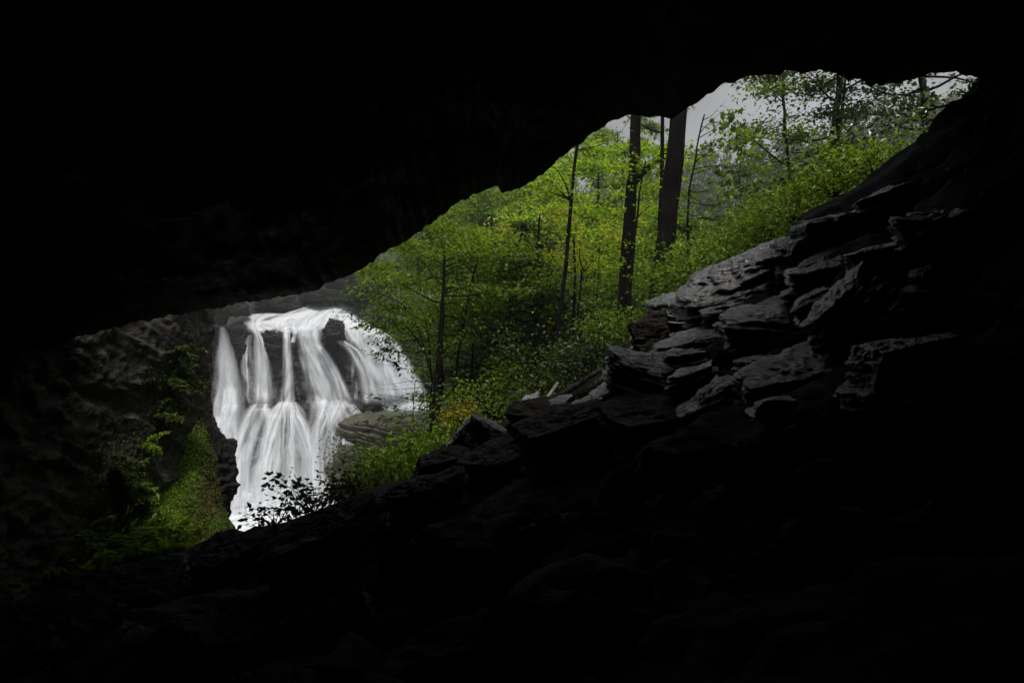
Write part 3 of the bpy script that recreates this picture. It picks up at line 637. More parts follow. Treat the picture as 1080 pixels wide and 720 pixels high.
# ------------------------------------------------------------------ WOOD
def tube(pts, rad, sides=8):
    pts = np.asarray(pts, float); rad = np.asarray(rad, float); n = len(pts)
    t = np.gradient(pts, axis=0); t /= np.linalg.norm(t, axis=1)[:, None]+1e-9
    ref = np.array([.31, .87, .13]); a = np.cross(t, ref); a /= np.linalg.norm(a, axis=1)[:, None]+1e-9
    b = np.cross(t, a)
    th = np.linspace(0, 2*math.pi, sides, endpoint=False)
    ring = np.cos(th)[None, :, None]*a[:, None]+np.sin(th)[None, :, None]*b[:, None]
    V = (pts[:, None]+ring*rad[:, None, None]).reshape(-1, 3)
    i, j = np.meshgrid(np.arange(n-1), np.arange(sides), indexing='ij'); i = i.ravel(); j = j.ravel()
    Q = np.stack([i*sides+j, i*sides+(j+1) % sides, (i+1)*sides+(j+1) % sides, (i+1)*sides+j], 1)
    V = np.vstack([V, pts[:1], pts[-1:]]); c0 = n*sides
    j = np.arange(sides)
    T = np.vstack([np.stack([np.full(sides, c0), (j+1) % sides, j], 1), np.stack([np.full(sides, c0+1), (n-1)*sides+j, (n-1)*sides+(j+1) % sides], 1)])
    return V, Q, T
class Wood:
    def __init__(s): s.V = []; s.Q = []; s.T = []; s.o = 0
    def add(s, pts, rad, sides=8):
        V, Q, T = tube(pts, rad, sides); s.V.append(V); s.Q.append(Q+s.o); s.T.append(T+s.o); s.o += len(V)
    def build(s, name, mat, parent): return mesh(name, np.concatenate(s.V), np.concatenate(s.Q), np.concatenate(s.T), mat=mat, parent=parent)
def log(a, b, r0, r1, label, name, mat, seed, bend=.03, cat='log'):
    a = np.array(a); b = np.array(b); r = np.random.RandomState(seed); n = 26
    s = np.linspace(0, 1, n)[:, None]; L = np.linalg.norm(b-a)
    pts = a*(1-s)+b*s+np.cumsum(r.normal(size=(n, 3)), 0)*bend*L*.04
    rad = (r0*(1-s[:, 0])+r1*s[:, 0])*(1+.10*np.sin(s[:, 0]*23+seed)+.06*r.normal(size=n)); rad[0] *= .6; rad[-1] *= .5
    c = pts.mean(0)
    V, Q, T = tube(pts-c, rad, 12)
    V = V+(V-np.repeat(0, 3))*0+np.stack([fbm(V*9, 3)]*3, 1)*r0*.3
    o = mesh(name, V, Q, T, mat=M[mat]); o.location = c; tag(o, label, cat); return o
def lp(px, py, off=.15, dz=0.0):
    h = hit(FB, px, py); D = min(h[0][1], ridge_depth(px)) if h is not None else ridge_depth(px)
    return P(px, py, D-off)
log(lp(562, 440), lp(589, 403, .1), .03, .022, 'thin pale broken stick leaning on rocks at the low ridge', 'stick', 'dead', 1, .02, 'stick')
log(lp(592, 416), lp(636, 388), .045, .025, 'dark fallen log, the higher of two on the ridge', 'log', 'deadk', 2)
log(lp(592, 432, .12), lp(668, 374, .12), .05, .03, 'grey weathered log with bark ridges lying down the slope to the pale stones', 'log', 'deadk', 3)
log(lp(655, 378), lp(684, 352), .03, .025, 'thin pale stick against the ridge boulder', 'stick', 'dead', 4, .05, 'stick')

def leaves(C, size, seed, flat=.6, aspect=.55, shape='oval', dirs=None, droop=.3):
    """one mesh-worth of leaves centred at C"""
    r = np.random.RandomState(seed); n = len(C)
    up = np.array([0, 0, 1.0])*flat+r.normal(size=(n, 3))*(1-flat)*1.1; up /= np.linalg.norm(up, axis=1)[:, None]
    d = r.normal(size=(n, 3)) if dirs is None else dirs+r.normal(size=(n, 3))*.35
    d = d-(d*up).sum(1)[:, None]*up; d /= np.linalg.norm(d, axis=1)[:, None]+1e-9
    d[:, 2] -= droop; d /= np.linalg.norm(d, axis=1)[:, None]
    sd = np.cross(up, d); sd /= np.linalg.norm(sd, axis=1)[:, None]+1e-9
    up = np.cross(d, sd)
    s = (size*(.55+.8*r.rand(n)))[:, None]
    if shape == 'oval':
        loc = [(0, 0, 0), (.35, aspect*.5, .08), (1, 0, -.05), (.35, -aspect*.5, .08)]
        F = [[0, 1, 2, 3]]; quads = True
    elif shape == 'needle':
        loc = [(0, 0, 0), (.5, aspect*.22, .0), (1, 0, -.02), (.5, -aspect*.22, .0)]; quads = True
    else:   # lobed maple-like
        ang = [0, 22, 38, 62, 85, 118, 160, 200, 242, 275, 298, 322, 338]
        rr = [.62, .36, .30, .56, .30, .42, .2, .2, .42, .30, .56, .30, .36]
        loc = [(.42, 0, .04)]+[(.42+q*math.cos(math.radians(a)), q*math.sin(math.radians(a))*aspect*1.7, -.06 if q > .5 else 0) for a, q in zip(ang, rr)]
        quads = False
    m = len(loc); V = np.zeros((n, m, 3))
    for k, (a, b, c) in enumerate(loc): V[:, k] = C+s*(a*d+b*sd+c*up)
    base = (np.arange(n)*m)[:, None]
    if quads: return V.reshape(-1, 3), base+np.array([[0, 1, 2, 3]]), None
    tri = np.array([[0, k, k % (m-1)+1] for k in range(1, m)])
    return V.reshape(-1, 3), None, (base[:, :, None]+tri[None]).reshape(-1, 3)
def crown(name, C, size, seed, mat, parent, **kw):
    V, Q, T = leaves(np.asarray(C), size, seed, **kw)
    return mesh(name, V, Q, T, mat=M[mat], parent=parent, smooth=False)

def limb(r, start, az, el, L, n=9, wob=.12, sag=0.0, up=0.0):
    d = np.array([math.cos(az)*math.cos(el), math.sin(az)*math.cos(el), math.sin(el)]); p = np.array(start, float); out = [p]
    for k in range(n-1):
        d = d+r.normal(size=3)*wob+np.array([0, 0, up-sag]); d /= np.linalg.norm(d); p = p+d*L/(n-1); out.append(p)
    return np.array(out)
def tree(label, trunk, r0, r1, seed, nb=14, bstart=.35, blen=2.2, el=(.1, .7), leaf='green', size=.10, nl=5000, style='broad', name='tree', cat='tree', group=None,
         bark='bark', flat=.68, shape='oval', azr=None, spread=.28, sides=12, sag=.0, skip_top=False, subs=4, fork=None):
    """trunk: world points from the foot up"""
    r = np.random.RandomState(seed); base = np.array(trunk[0], float)
    T = cr(np.array(trunk, float)-base, 26); n = len(T)
    T += np.cumsum(r.normal(size=(n, 3))*.012*np.array([1, 1, 0]), 0)
    rad = np.linspace(r0, r1, n); rad[:3] *= np.array([1.5, 1.25, 1.08])
    root = empty(name, tuple(base)); tag(root, label, cat, group)
    w = Wood(); w.add(T, rad*(1+.05*r.normal(size=n)), sides)
    B = Wood(); tips = []; dirs = []; H = T[-1, 2]
    if fork:
        for f in fork:
            f = cr(np.array(f, float)-base, 16); w.add(f, np.linspace(r1*1.1, r1*.35, 16), 7)
            for k in range(4, 16, 2): tips += [f[k]+r.normal(size=3)*.12 for _ in range(14)]; dirs += [f[k]-f[k-1]]*14
    if nb <= 9: B = w
    for b in range(nb):
        t = bstart+(1-bstart)*(b+r.rand()*.8)/nb; t = min(t, .99)
        i = t*(n-1); i0 = int(i); i1 = min(i0+1, n-1); p = T[i0]*(1-(i-i0))+T[i1]*(i-i0); rr = np.interp(i, range(n), rad)
        az = (b*2.4+r.rand()*.9) if azr is None else azr[0]+(azr[1]-azr[0])*r.rand()
        rel = (t-bstart)/(1-bstart+1e-6)
        if style == 'hem': L = blen*(1.05-.85*rel)*(.75+.4*r.rand()); e = el[0]+(el[1]-el[0])*r.rand()
        else: L = blen*(.55+.6*math.sin(math.pi*min(rel*.85+.15, 1)))*(.7+.5*r.rand()); e = el[0]+(el[1]-el[0])*rel+r.normal()*.12
        m = limb(r, p, az, e, L, 10, .10, sag)
        br = max(rr*.42, .008)
        B.add(m, np.linspace(min(br, rr*.7), br*.18, 10), 6)
        for k in range(subs+3):
            s = r.randint(3, 10) if k < subs else 9
            q = limb(r, m[s-1 if s == 10 else s], az+r.choice([-1, 1])*(.5+.5*r.rand()), e*.5+r.normal()*.25, L*(.22+.25*r.rand()), 6, .16, sag)
            B.add(q, np.linspace(br*.3, br*.09, 6), 4)
            for v in range(1, 6): tips.append(q[v]); dirs.append(q[v]-q[v-1])
        for v in range(4, 10): tips.append(m[v]); dirs.append(m[v]-m[v-1])
    w.build('trunk', M[bark], root)
    if B is not w and B.V: B.build('branches', M[bark], root)
    if nl:
        if shape != 'lobed': nl = int(nl*1.35); size = size*1.0
        tips = np.array(tips); dirs = np.array(dirs); dirs /= np.linalg.norm(dirs, axis=1)[:, None]+1e-9
        cs = r.randint(0, len(tips), max(30, nl//(95 if nl > 2000 else 14))); pick = cs[(len(cs)*r.rand(nl)**1.25).astype(int)]
        sp = np.array([spread, spread, spread*(.2 if style == 'hem' else .34)])*(.6+.9*((pick*7919) % 101)/101.)[:, None]
        C = tips[pick]+r.normal(size=(nl, 3))*sp
        crown('crown', C, size, seed+5, leaf, root, flat=flat, shape=('needle' if style == 'hem' else shape), dirs=dirs[pick]+r.normal(size=(nl, 3))*.6,
              aspect=(1.0 if style == 'hem' else .6))
    return root
def foot(px, Y, dz=0):          # point on the ground under that column of the photo
    x = (px-540)/FOC*Y
    return np.array([x, Y, float(Tz(np.array([x]), np.array([Y]))[0])-.15+dz])
def tk(bx, Y, *pts, dz=0):
    """trunk from the ground through the photo points (px, py) at distance Y and on up"""
    return [foot(bx, Y, dz)]+[P(a, b, Y+c) for a, b, c in pts]

# -- the trunks one can tell apart
tree('tall thick dark tree trunk rising to the cave lip, thickest of all', tk(686, 14, (691, 320, 0), (700, 220, 0), (711, 110, 0), (722, -40, .2), (734, -200, .4)), .175, .12, 101,
     nb=9, bstart=.72, blen=2.2, el=(.0, .5), leaf='green', size=.11, nl=1500, shape='lobed', name='broadleaf_tree', sides=20, spread=.3)
tree('second tall dark trunk, left of the thickest one, with a short forked stub', tk(652, 16, (657, 345, 0), (664, 230, 0), (671, 110, 0), (676, -30, .2), (680, -150, .4)), .135, .085, 102,
     nb=8, bstart=.66, blen=2.0, el=(.1, .6), leaf='lime', size=.11, nl=1300, shape='lobed', name='broadleaf_tree', fork=[[P(666, 196, 16), P(674, 186, 15.9), P(690, 172, 15.7), P(702, 168, 15.6)]])
tree('slim sapling stem between the two tall dark trunks', tk(664, 15, (670, 300, 0), (678, 210, 0), (683, 170, 0)), .034, .015, 103, nb=5, bstart=.6, blen=.7, leaf='lime', size=.08, nl=260, shape='lobed', name='sapling', cat='sapling')
tree('slim dark tree just left of the thickest trunk, almost touching it', tk(690, 15.5, (693, 300, 0), (695, 210, 0), (698, 120, 0), (702, 20, 0), (704, -60, 0)), .05, .03, 104, nb=8, bstart=.5, blen=1.2, leaf='lime', size=.10, nl=700, shape='lobed', name='broadleaf_tree')
tree('thin curved dark tree with bare forked twigs in front of lime foliage', tk(584, 15, (588, 350, 0), (599, 250, 0), (606, 190, 0), (610, 150, 0), (618, 40, 0)), .055, .022, 105, nb=5, bstart=.72, blen=1.0, leaf='lime', size=.08, nl=500, name='broadleaf_tree',
     fork=[[P(602, 212, 15), P(597, 196, 15), P(590, 183, 15), P(584, 176, 15)], [P(602, 212, 15), P(592, 203, 15), P(580, 190, 15)], [P(601, 210, 15), P(590, 206, 15), P(578, 202, 15)]])
tree('short slim stem right behind the thin curved tree', tk(600, 16, (603, 330, 0), (604, 290, 0), (604, 250, 0)), .04, .02, 106, nb=5, bstart=.55, blen=.8, leaf='lime', size=.08, nl=420, name='sapling', cat='sapling')
tree('small sapling with a bare Y shaped fork in front of the lime foliage', tk(608, 15.5, (612, 340, 0), (615, 300, 0), (616, 284, 0)), .03, .016, 107, nb=3, bstart=.5, blen=.5, leaf='lime', size=.07, nl=160, name='sapling', cat='sapling',
     fork=[[P(616, 286, 15.5), P(612, 276, 15.5), P(611, 262, 15.5)], [P(616, 286, 15.5), P(622, 280, 15.5), P(626, 272, 15.5)]])
tree('dark shady conifer with long level branches in the middle of the opening', tk(505, 17, (514, 420, 0), (528, 350, 0), (541, 280, 0), (548, 235, 0)), .15, .05, 108, nb=34, bstart=.34, blen=1.75, el=(-.25, .25), azr=(-.1, 2.3), style='hem', leaf='hem', size=.11, nl=8500, name='hemlock_tree', sag=.015, spread=.16)
tree('slim dark hemlock close right of the dark shady conifer', tk(528, 17.5, (531, 420, 0), (538, 350, 0), (546, 300, 0), (552, 262, 0)), .07, .02, 109, nb=20, bstart=.45, blen=1.2, el=(-.25, .2), azr=(.0, 3.14), style='hem', leaf='hem', size=.10, nl=2300, name='hemlock_tree', spread=.14)
tree('leafy twin stemmed tree whose crown hangs over the right side of the falls', tk(456, 16, (459, 440, 0), (463, 380, 0), (466, 330, 0), (470, 262, .3)), .12, .018, 110, nb=20, bstart=.70, blen=1.6, el=(.1, .5), azr=(-.3, 3.6), leaf='green', size=.08, nl=10500, name='broadleaf_tree', spread=.26,
     fork=[[P(460, 410, 17), P(452, 385, 16.9), P(442, 350, 16.8), P(425, 322, 16.6), P(400, 310, 16.5), P(378, 306, 16.4)], [P(448, 372, 16.7), P(432, 348, 16.5), P(410, 336, 16.4), P(386, 332, 16.3)], [P(463, 380, 17), P(476, 350, 17), P(492, 330, 17)]])
tree('second stem leaning against the twin stemmed tree by the falls', tk(466, 17.2, (466, 430, 0), (465, 380, 0), (462, 345, 0)), .05, .025, 111, nb=5, bstart=.7, blen=.9, leaf='green', size=.08, nl=700, name='broadleaf_tree')
tree('thin sapling with drooping dark sprays reaching over the white slide', tk(449, 16.5, (451, 440, 0), (452, 400, 0), (451, 360, 0), (448, 335, 0)), .03, .012, 112, nb=16, bstart=.35, blen=1.15, el=(-.1, .3), azr=(2.6, 3.7), leaf='dark', size=.10, nl=330, name='sapling', cat='sapling', flat=.8, spread=.07, subs=2)
tree('bare grey twiggy sapling in front of the white slide', tk(435, 17.5, (437, 460, 0), (438, 420, 0), (440, 400, 0)), .016, .006, 113, nb=10, bstart=.45, blen=.45, el=(.5, 1.1), leaf='green', size=.05, nl=40, name='sapling', cat='sapling', bark='bark2')
tree('twin trunked dark tree against the bright sky at upper right', tk(874, 16, (876, 200, 0), (879, 140, 0), (884, 70, 0), (890, -30, 0)), .09, .05, 114, nb=22, bstart=.35, blen=1.15, el=(-.2, .5), leaf='dark', size=.09, nl=6500, name='broadleaf_tree', bark='bark', spread=.24,
     fork=[[P(877, 180, 16.1), P(885, 140, 16.1), P(890, 100, 16.1), P(893, 60, 16.1)]])
tree('pale green leafy tree left of the twin trunked tree at upper right', tk(838, 19, (834, 190, 0), (830, 140, 0), (828, 80, 0), (826, 30, 0)), .05, .03, 115, nb=12, bstart=.62, blen=.85, el=(.0, .5), leaf='green', size=.10, nl=2600, name='broadleaf_tree')
tree('glossy dark leaved tree filling the far upper right corner of the opening', tk(985, 14.5, (975, 130, 0), (968, 60, 0), (962, 0, 0)), .08, .05, 116, nb=26, bstart=.45, blen=2.4, el=(-.2, .5), leaf='grey', size=.10, nl=8500, name='broadleaf_tree', spread=.3)
tree('small wispy hemlock standing in the mist right of the thickest trunk', tk(776, 24, (780, 260, 0), (781, 220, 0), (781, 168, 0)), .07, .015, 117, nb=26, bstart=.3, blen=2.0, el=(-.2, .15), style='hem', leaf='hem', size=.12, nl=3600, name='hemlock_tree', spread=.14)
tree('slanting bare limbed tree reaching left from the upper right ridge', tk(872, 15, (862, 205, 0), (838, 180, 0), (812, 160, 0), (788, 140, 0)), .035, .012, 118, nb=9, bstart=.4, blen=.9, el=(.0, .4), leaf='green', size=.09, nl=600, name='sapling', cat='sapling', bark='bark')
tree('maple with large hanging lobed leaves just right of the thickest trunk', tk(728, 13.5, (727, 290, 0), (724, 220, 0), (734, 165, 0), (742, 120, -.1)), .035, .012, 119, nb=22, bstart=.42, blen=.95, el=(-.6, .5), azr=(-1.2, 1.2), leaf='green', size=.12, nl=620, shape='lobed', name='sapling', cat='sapling', flat=.45, spread=.12, subs=2)

tree('slim dark leafless stem rising through the woods left of the dark shady conifer', tk(492, 17, (494, 420, 0), (497, 350, 0), (499, 290, 0)), .04, .015, 120, nb=8, bstart=.5, blen=1.0, azr=(0, 3.1), leaf='green', size=.08, nl=260, name='sapling', cat='sapling')
tree('slim dark stem just right of the short slim stem, low in the woods', tk(628, 18, (630, 370, 0), (633, 300, 0), (637, 260, 0)), .035, .014, 121, nb=7, bstart=.55, blen=.9, leaf='lime', size=.08, nl=300, name='sapling', cat='sapling')
tree('slim dark leaning stem crossing the woods between the falls and the dark conifer', tk(478, 16.5, (480, 440, 0), (486, 370, 0), (500, 300, 0), (508, 262, 0)), .045, .016, 122, nb=8, bstart=.45, blen=1.1, azr=(0, 3.1), leaf='green', size=.08, nl=300, name='sapling', cat='sapling')
tree('thin dark pole stem left of the thin curved tree', tk(566, 16.5, (568, 390, 0), (571, 300, 0), (572, 225, 0)), .04, .016, 123, nb=8, bstart=.5, blen=.9, azr=(0, 3.1), leaf='green', size=.08, nl=260, name='sapling', cat='sapling')
# -- background trees
def bg(label, px, Y, toppy, blen, leaf, nl, size, seed, r0=.14, style='broad', bs=.25, group=None, **kw):
    return tree(label, [foot(px, Y), P(px+3, (toppy+foot_py(px, Y))/2, Y), P(px+6, toppy, Y)], r0, r0*.3, seed, nb=kw.pop('nb', 22), bstart=bs, blen=blen, leaf=leaf, size=size, nl=nl, style=style,
                name='hemlock_tree' if style == 'hem' else 'broadleaf_tree', sides=8, spread=kw.pop('spread', .3), group=group, **kw)
def foot_py(px, Y): f = foot(px, Y); return 360-f[2]/Y*FOC
bg('bright lime green tree behind the thin curved tree, its top by the lip', 625, 26, 185, 2.7, 'lime', 15000, .15, 201)
bg('lime green tree lower and left of the brightest lime tree', 592, 24, 240, 2.4, 'lime', 11000, .14, 202)
bg('tree with a band of yellowing leaves above the dark conifer', 566, 20.5, 252, 1.5, 'yellow', 1500, .11, 203, bs=.7, r0=.06)
bg('mid green tree under the lip left of the dark conifer', 512, 27, 225, 2.5, 'green', 15000, .15, 204, bs=.5)
bg('mid green tree in the narrow end of the opening above the falls', 492, 31, 270, 1.9, 'green', 8000, .15, 205, bs=.45)
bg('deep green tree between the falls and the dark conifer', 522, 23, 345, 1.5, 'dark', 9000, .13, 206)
bg('green tree behind the two tall dark trunks', 684, 25, 280, 2.3, 'lime', 9500, .14, 207)
bg('broad green tree right of the thickest trunk', 742, 22, 295, 2.1, 'green', 9500, .13, 208)
bg('grey green hemlock behind the broad green tree', 722, 30, 245, 1.9, 'hem', 5200, .15, 209, style='hem', el=(-.2, .2), spread=.25)
bg('green tree below the wispy hemlock, next to the rock ledges', 800, 20, 268, 1.5, 'green', 7500, .12, 210)
bg('low green tree at the foot of the twin trunked tree', 842, 18, 232, 1.2, 'lime', 5200, .11, 211)
bg('bright green leafy tree on the ridge right of the twin trunked tree', 915, 13.5, 158, 1.2, 'green', 1200, .10, 212, r0=.05, spread=.25)
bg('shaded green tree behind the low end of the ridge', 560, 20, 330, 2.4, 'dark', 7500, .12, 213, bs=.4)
bg('green understory tree behind the fallen logs', 622, 18, 322, 1.9, 'green', 6000, .11, 214)
bg('hazy green tree high behind the second tall trunk', 652, 34, 172, 3.0, 'green', 9000, .2, 215, style='hem', el=(-.2, .2), spread=.4)
bg('tall hazy tree high behind the slim sapling stem', 645, 44, 140, 3.4, 'green', 9000, .2, 222, bs=.4)
bg('dark green tree filling the gap under the lip behind the dark conifer', 530, 34, 185, 3.6, 'green', 17000, .17, 216, bs=.6)
bg('green tree deep in the wood where the opening narrows', 455, 38, 262, 2.6, 'green', 9000, .17, 217, bs=.65)
bg('mid green tree against the lip above the leafy crowns by the falls', 485, 36, 215, 3.2, 'green', 13000, .17, 220, bs=.6)
bg('olive tree deep in the wood between the conifer and the thin curved tree', 575, 36, 190, 3.2, 'lime', 10000, .17, 218)
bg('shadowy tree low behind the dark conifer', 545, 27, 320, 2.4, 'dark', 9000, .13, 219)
# distant wood on the hillside, one tree next to the other and none to be told apart
r = np.random.RandomState(77); C = []; k_ = 0
for q in range(420):
    y = 58+80*r.rand(); x = (r.rand()*1.1-.42)*y*1.15
    z = float(Tz(np.array([x]), np.array([y]))[0]); h = 4+4.5*r.rand(); w_ = 1.6+1.6*r.rand()
    n_ = 420
    th = r.rand(n_)*6.283; rr_ = np.sqrt(r.rand(n_)); zz = r.rand(n_)
    C.append(np.stack([x+w_*rr_*np.cos(th)*np.sqrt(1.05-zz), y+w_*rr_*np.sin(th)*np.sqrt(1.05-zz), z+h*(.15+.9*zz)], 1))
fo = crown('distant_wood', np.concatenate(C), .5, 5, 'hem', None, flat=.5)
tag(fo, 'hazy green wood covering the far hillside behind all the nearer trees', 'wood', kind='stuff')

# ------------------------------------------------------------------ SHRUBS AND GROUND PLANTS
def shrub(label, at, rx, rz, seed, leaf, size, nl, shape='oval', ns=14, name='shrub', flat=.4, group=None, cat='shrub', spread=.1, el=(.3, 1.2)):
    r = np.random.RandomState(seed); root = empty(name, tuple(at)); tag(root, label, cat, group)
    B = Wood(); tips = []; dirs = []
    for k in range(ns):
        az = k*2.4+r.rand(); e = el[0]+(el[1]-el[0])*r.rand(); L = (rx*math.cos(e)+rz*math.sin(e))*(.7+.5*r.rand())
        m = limb(r, (0, 0, 0), az, e, L, 8, .14, .02); B.add(m, np.linspace(.012, .004, 8), 5)
        for v in range(3, 8): tips.append(m[v]); dirs.append(m[v]-m[v-1])
        for j in range(3):
            q = limb(r, m[r.randint(3, 8)], az+r.normal()*.9, e*.4, L*.35, 5, .16); B.add(q, np.linspace(.006, .003, 5), 4)
            for v in range(1, 5): tips.append(q[v]); dirs.append(q[v]-q[v-1])
    B.build('stem', M['bark'], root)
    tips = np.array(tips); dirs = np.array(dirs); dirs /= np.linalg.norm(dirs, axis=1)[:, None]
    nl = int(nl*1.6); size *= .75
    pk = r.randint(0, len(tips), nl)
    crown('foliage', tips[pk]+r.normal(size=(nl, 3))*spread, size, seed, leaf, root, flat=flat, shape=shape, dirs=dirs[pk]*1.2)
    return root
def gp(px, py, Y): return P(px, py, Y)
shrub('large leaved bush silhouetted against the white foot of the falls', gp(330, 545, 12.6), .55, .45, 301, 'dark', .15, 230, flat=.35, name='rhododendron_bush', cat='bush')
shrub('small dark leaved bush left of the one at the foot of the falls', gp(292, 556, 12.7), .4, .25, 302, 'dark', .13, 110, flat=.35, name='rhododendron_bush', cat='bush')
shrub('dark leafy bush between the falls and the mid slope shrubs', gp(368, 532, 12.4), .42, .3, 303, 'dark', .13, 260, name='rhododendron_bush', cat='bush', flat=.4)
shrub('dark leafy fringe plant growing on the crest above the leftmost water strand', P(236, 324, 46.6), .7, .5, 330, 'dark', .16, 900, spread=.2)
shrub('dark leafy plant on the crest rocks above the second water strand', P(280, 319, 51.0), .9, .45, 331, 'dark', .16, 900, spread=.2)
shrub('mossy green bush growing over the ledge at the lower right of the falls', P(396, 512, 26), .95, .95, 304, 'dark', .11, 3600, spread=.28)
shrub('leafy green bush with broad leaves at the foot of the twin stemmed tree', P(440, 505, 13.5), .6, .6, 305, 'green', .13, 900, spread=.14)
shrub('low green bush left of the twin stemmed tree', P(418, 522, 13.2), .55, .42, 306, 'green', .12, 800, spread=.14)
shrub('dark green bush right under the slim sapling', P(452, 500, 14.0), .5, .4, 307, 'green', .11, 800, spread=.14)
shrub('low bush growing along the lower ridge beside the dark pointed rock', P(478, 492, 13.0), .45, .55, 308, 'green', .11, 420, spread=.12)
shrub('yellow leaved bush between the twin stemmed tree and the dark conifer', P(487, 446, 14.6), .26, .34, 309, 'yellow', .075, 520, spread=.08)
shrub('green bush in front of the yellow leaved bush', P(474, 484, 15), .5, .35, 310, 'green', .10, 1400, spread=.16)
shrub('green bush behind the dark pointed rock of the low ridge', P(528, 440, 15), .8, .8, 311, 'green', .10, 1500, spread=.16)
shrub('green bush behind the pale stones and stick', P(570, 415, 14), .7, .7, 312, 'dark', .10, 1300, spread=.16)
shrub('fresh green bush above the logs on the ridge', P(618, 388, 14), .45, .3, 313, 'dark', .10, 1200, spread=.16)
shrub('bush at the foot of the second tall trunk', P(648, 362, 14.3), .45, .35, 314, 'green', .10, 900, spread=.15)
shrub('bright bush right of the foot of the thickest trunk', P(730, 312, 13.5), .6, .5, 315, 'green', .10, 1700, spread=.16)
shrub('green bush on the ridge above the long wet slab', P(775, 292, 12.5), .75, .7, 316, 'green', .10, 1700, spread=.16)
shrub('small bush against the dark stepped ledge', P(806, 262, 12), .5, .6, 317, 'green', .09, 1000, spread=.14)
shrub('leafy bush on the ridge left of the jutting ledge', P(835, 235, 11.5), .5, .5, 318, 'green', .09, 1000, spread=.14)
shrub('bush with large bright leaves on the upper ridge under the twin trunked tree', P(880, 208, 11), .5, .4, 319, 'green', .12, 420, spread=.12)
shrub('bright green bush higher on the upper ridge', P(918, 186, 10.8), .4, .35, 320, 'green', .11, 420, spread=.1)
shrub('tiny tuft of leaves at the top corner of the ridge', P(1024, 100, 9.2), .16, .14, 321, 'green', .06, 160, spread=.04)

# ferns on the side wall and bank
def fern(label, at, nrm, L, seed, mat='green', nf=9, group='ferns on the side wall'):
    r = np.random.RandomState(seed); root = empty('fern', tuple(at)); tag(root, label, 'fern', group)
    B = Wood(); C = []; D = []
    for k in range(nf):
        az = r.rand()*6.283; d = np.array([math.cos(az), math.sin(az), .5])*.6+np.array(nrm)*.9+np.array([0, 0, .35]); d /= np.linalg.norm(d)
        p = np.zeros(3); pts = [p]; Lk = L*(.6+.6*r.rand())
        for j in range(11):
            d = d+np.array([0, 0, -.12]); d /= np.linalg.norm(d); p = p+d*Lk/11; pts.append(p)
        pts = np.array(pts); B.add(pts, np.linspace(.006, .002, 12), 4)
        sd = np.cross(d, [0, 0, 1]); sd /= np.linalg.norm(sd)
        for j in range(2, 12):
            for s in (-1, 1):
                for q in range(2):
                    C.append(pts[j]+(pts[j]-pts[j-1])*q*.5); D.append(sd*s*1.4+(pts[j]-pts[j-1])/np.linalg.norm(pts[j]-pts[j-1])*.5)
    B.build('stem', M['bark'], root)
    crown('fronds', np.array(C), L*.24, seed, mat, root, flat=.75, dirs=np.array(D), droop=.2, aspect=.4)
    return root
specs = [(150, 470, 'large fern hanging on the dark side wall'), (120, 500, 'fern low on the dark side wall above the bank'), (165, 440, 'small fern below the grey rock face of the side wall'), (140, 520, 'fern at the foot of the side wall'),
         (178, 400, 'tuft of fern high on the side wall'), (185, 375, 'topmost fern tuft on the side wall'), (95, 560, 'fern in shade at the left end of the bank'), (125, 575, 'long leaved fern on the middle of the bank'),
         (60, 600, 'dim fern at the lower left of the bank'), (155, 560, 'bright fern at the middle of the bank'), (30, 612, 'dim fern nearest the left edge'), (90, 605, 'fern at the lower edge of the bank')]
for k, (px, py, lb) in enumerate(specs):
    for B_ in (TB, WB):
        h = hit(B_, px, py)
        if h is not None: break
    if h is None: continue
    nr = h[1] if np.dot(h[1], -h[0]) > 0 else -h[1]
    fern(lb, h[0]+nr*.02, nr, .42+.2*((k*37) % 10)/10, 400+k, 'dark' if k % 3 else 'green', nf=12)
for k, (px, py, lb) in enumerate([(15, 640, 'dim fern on the ridge at the left edge'), (48, 628, 'small dim fern on the ridge next to the leftmost one'), (84, 618, 'arching fern on the ridge under the bank'), (112, 612, 'broad fern on the ridge under the bank'),
         (140, 604, 'fern on the ridge below the middle of the bank'), (168, 598, 'low fern on the ridge below the bright bank'), (196, 590, 'small fern on the ridge where the bank meets the falls')]):
    D = ridge_depth(px)-.2; fern(lb, P(px, py-6, D), (0, -.3, .9), .5+.1*(k % 3), 440+k, 'green' if k % 3 else 'lime', nf=12, group='ferns on the ridge')
# moss and small-leaved ground cover on the bank and the wall's green streak
def cover(name, B_, regions, size, mat, label, seed, off=.03):
    r = np.random.RandomState(seed); C = []
    for (x0, y0, x1, y1, w_, n_) in regions:
        for _ in range(n_):
            t = r.rand(); px = x0+(x1-x0)*t+r.normal()*w_; py = y0+(y1-y0)*t+r.normal()*w_*.6
            h = hit(B_, px, py)
            if h is None: continue
            nr = h[1] if np.dot(h[1], -h[0]) > 0 else -h[1]
            C.append(h[0]+nr*off*r.rand()*2)
    if not C: return
    o = crown(name, np.array(C), size, seed, mat, None, flat=.45); tag(o, label, 'ground cover', kind='stuff')
cover('ground_cover', TB, [(207, 460, 165, 590, 14, 5200), (190, 560, 70, 610, 16, 3800), (225, 540, 200, 590, 10, 1500)], .042, 'green', 'bright green moss and small plants covering the bank', 501)
cover('ground_cover', WB, [(207, 430, 205, 520, 7, 1600), (180, 380, 175, 470, 14, 1500), (130, 470, 120, 560, 26, 2200)], .05, 'dark', 'green moss and tiny plants clinging to the side wall', 502)
cover('ground_cover', TB, [(205, 450, 175, 570, 12, 3000), (180, 575, 90, 605, 14, 1700)], .04, 'lime', 'scattered fresh yellow green leaves on the bank', 505)
cover('ground_cover', WB, [(214, 450, 222, 530, 8, 700), (222, 360, 215, 470, 6, 500)], .06, 'rust', 'reddish dry plants on the right edge of the side wall', 503)
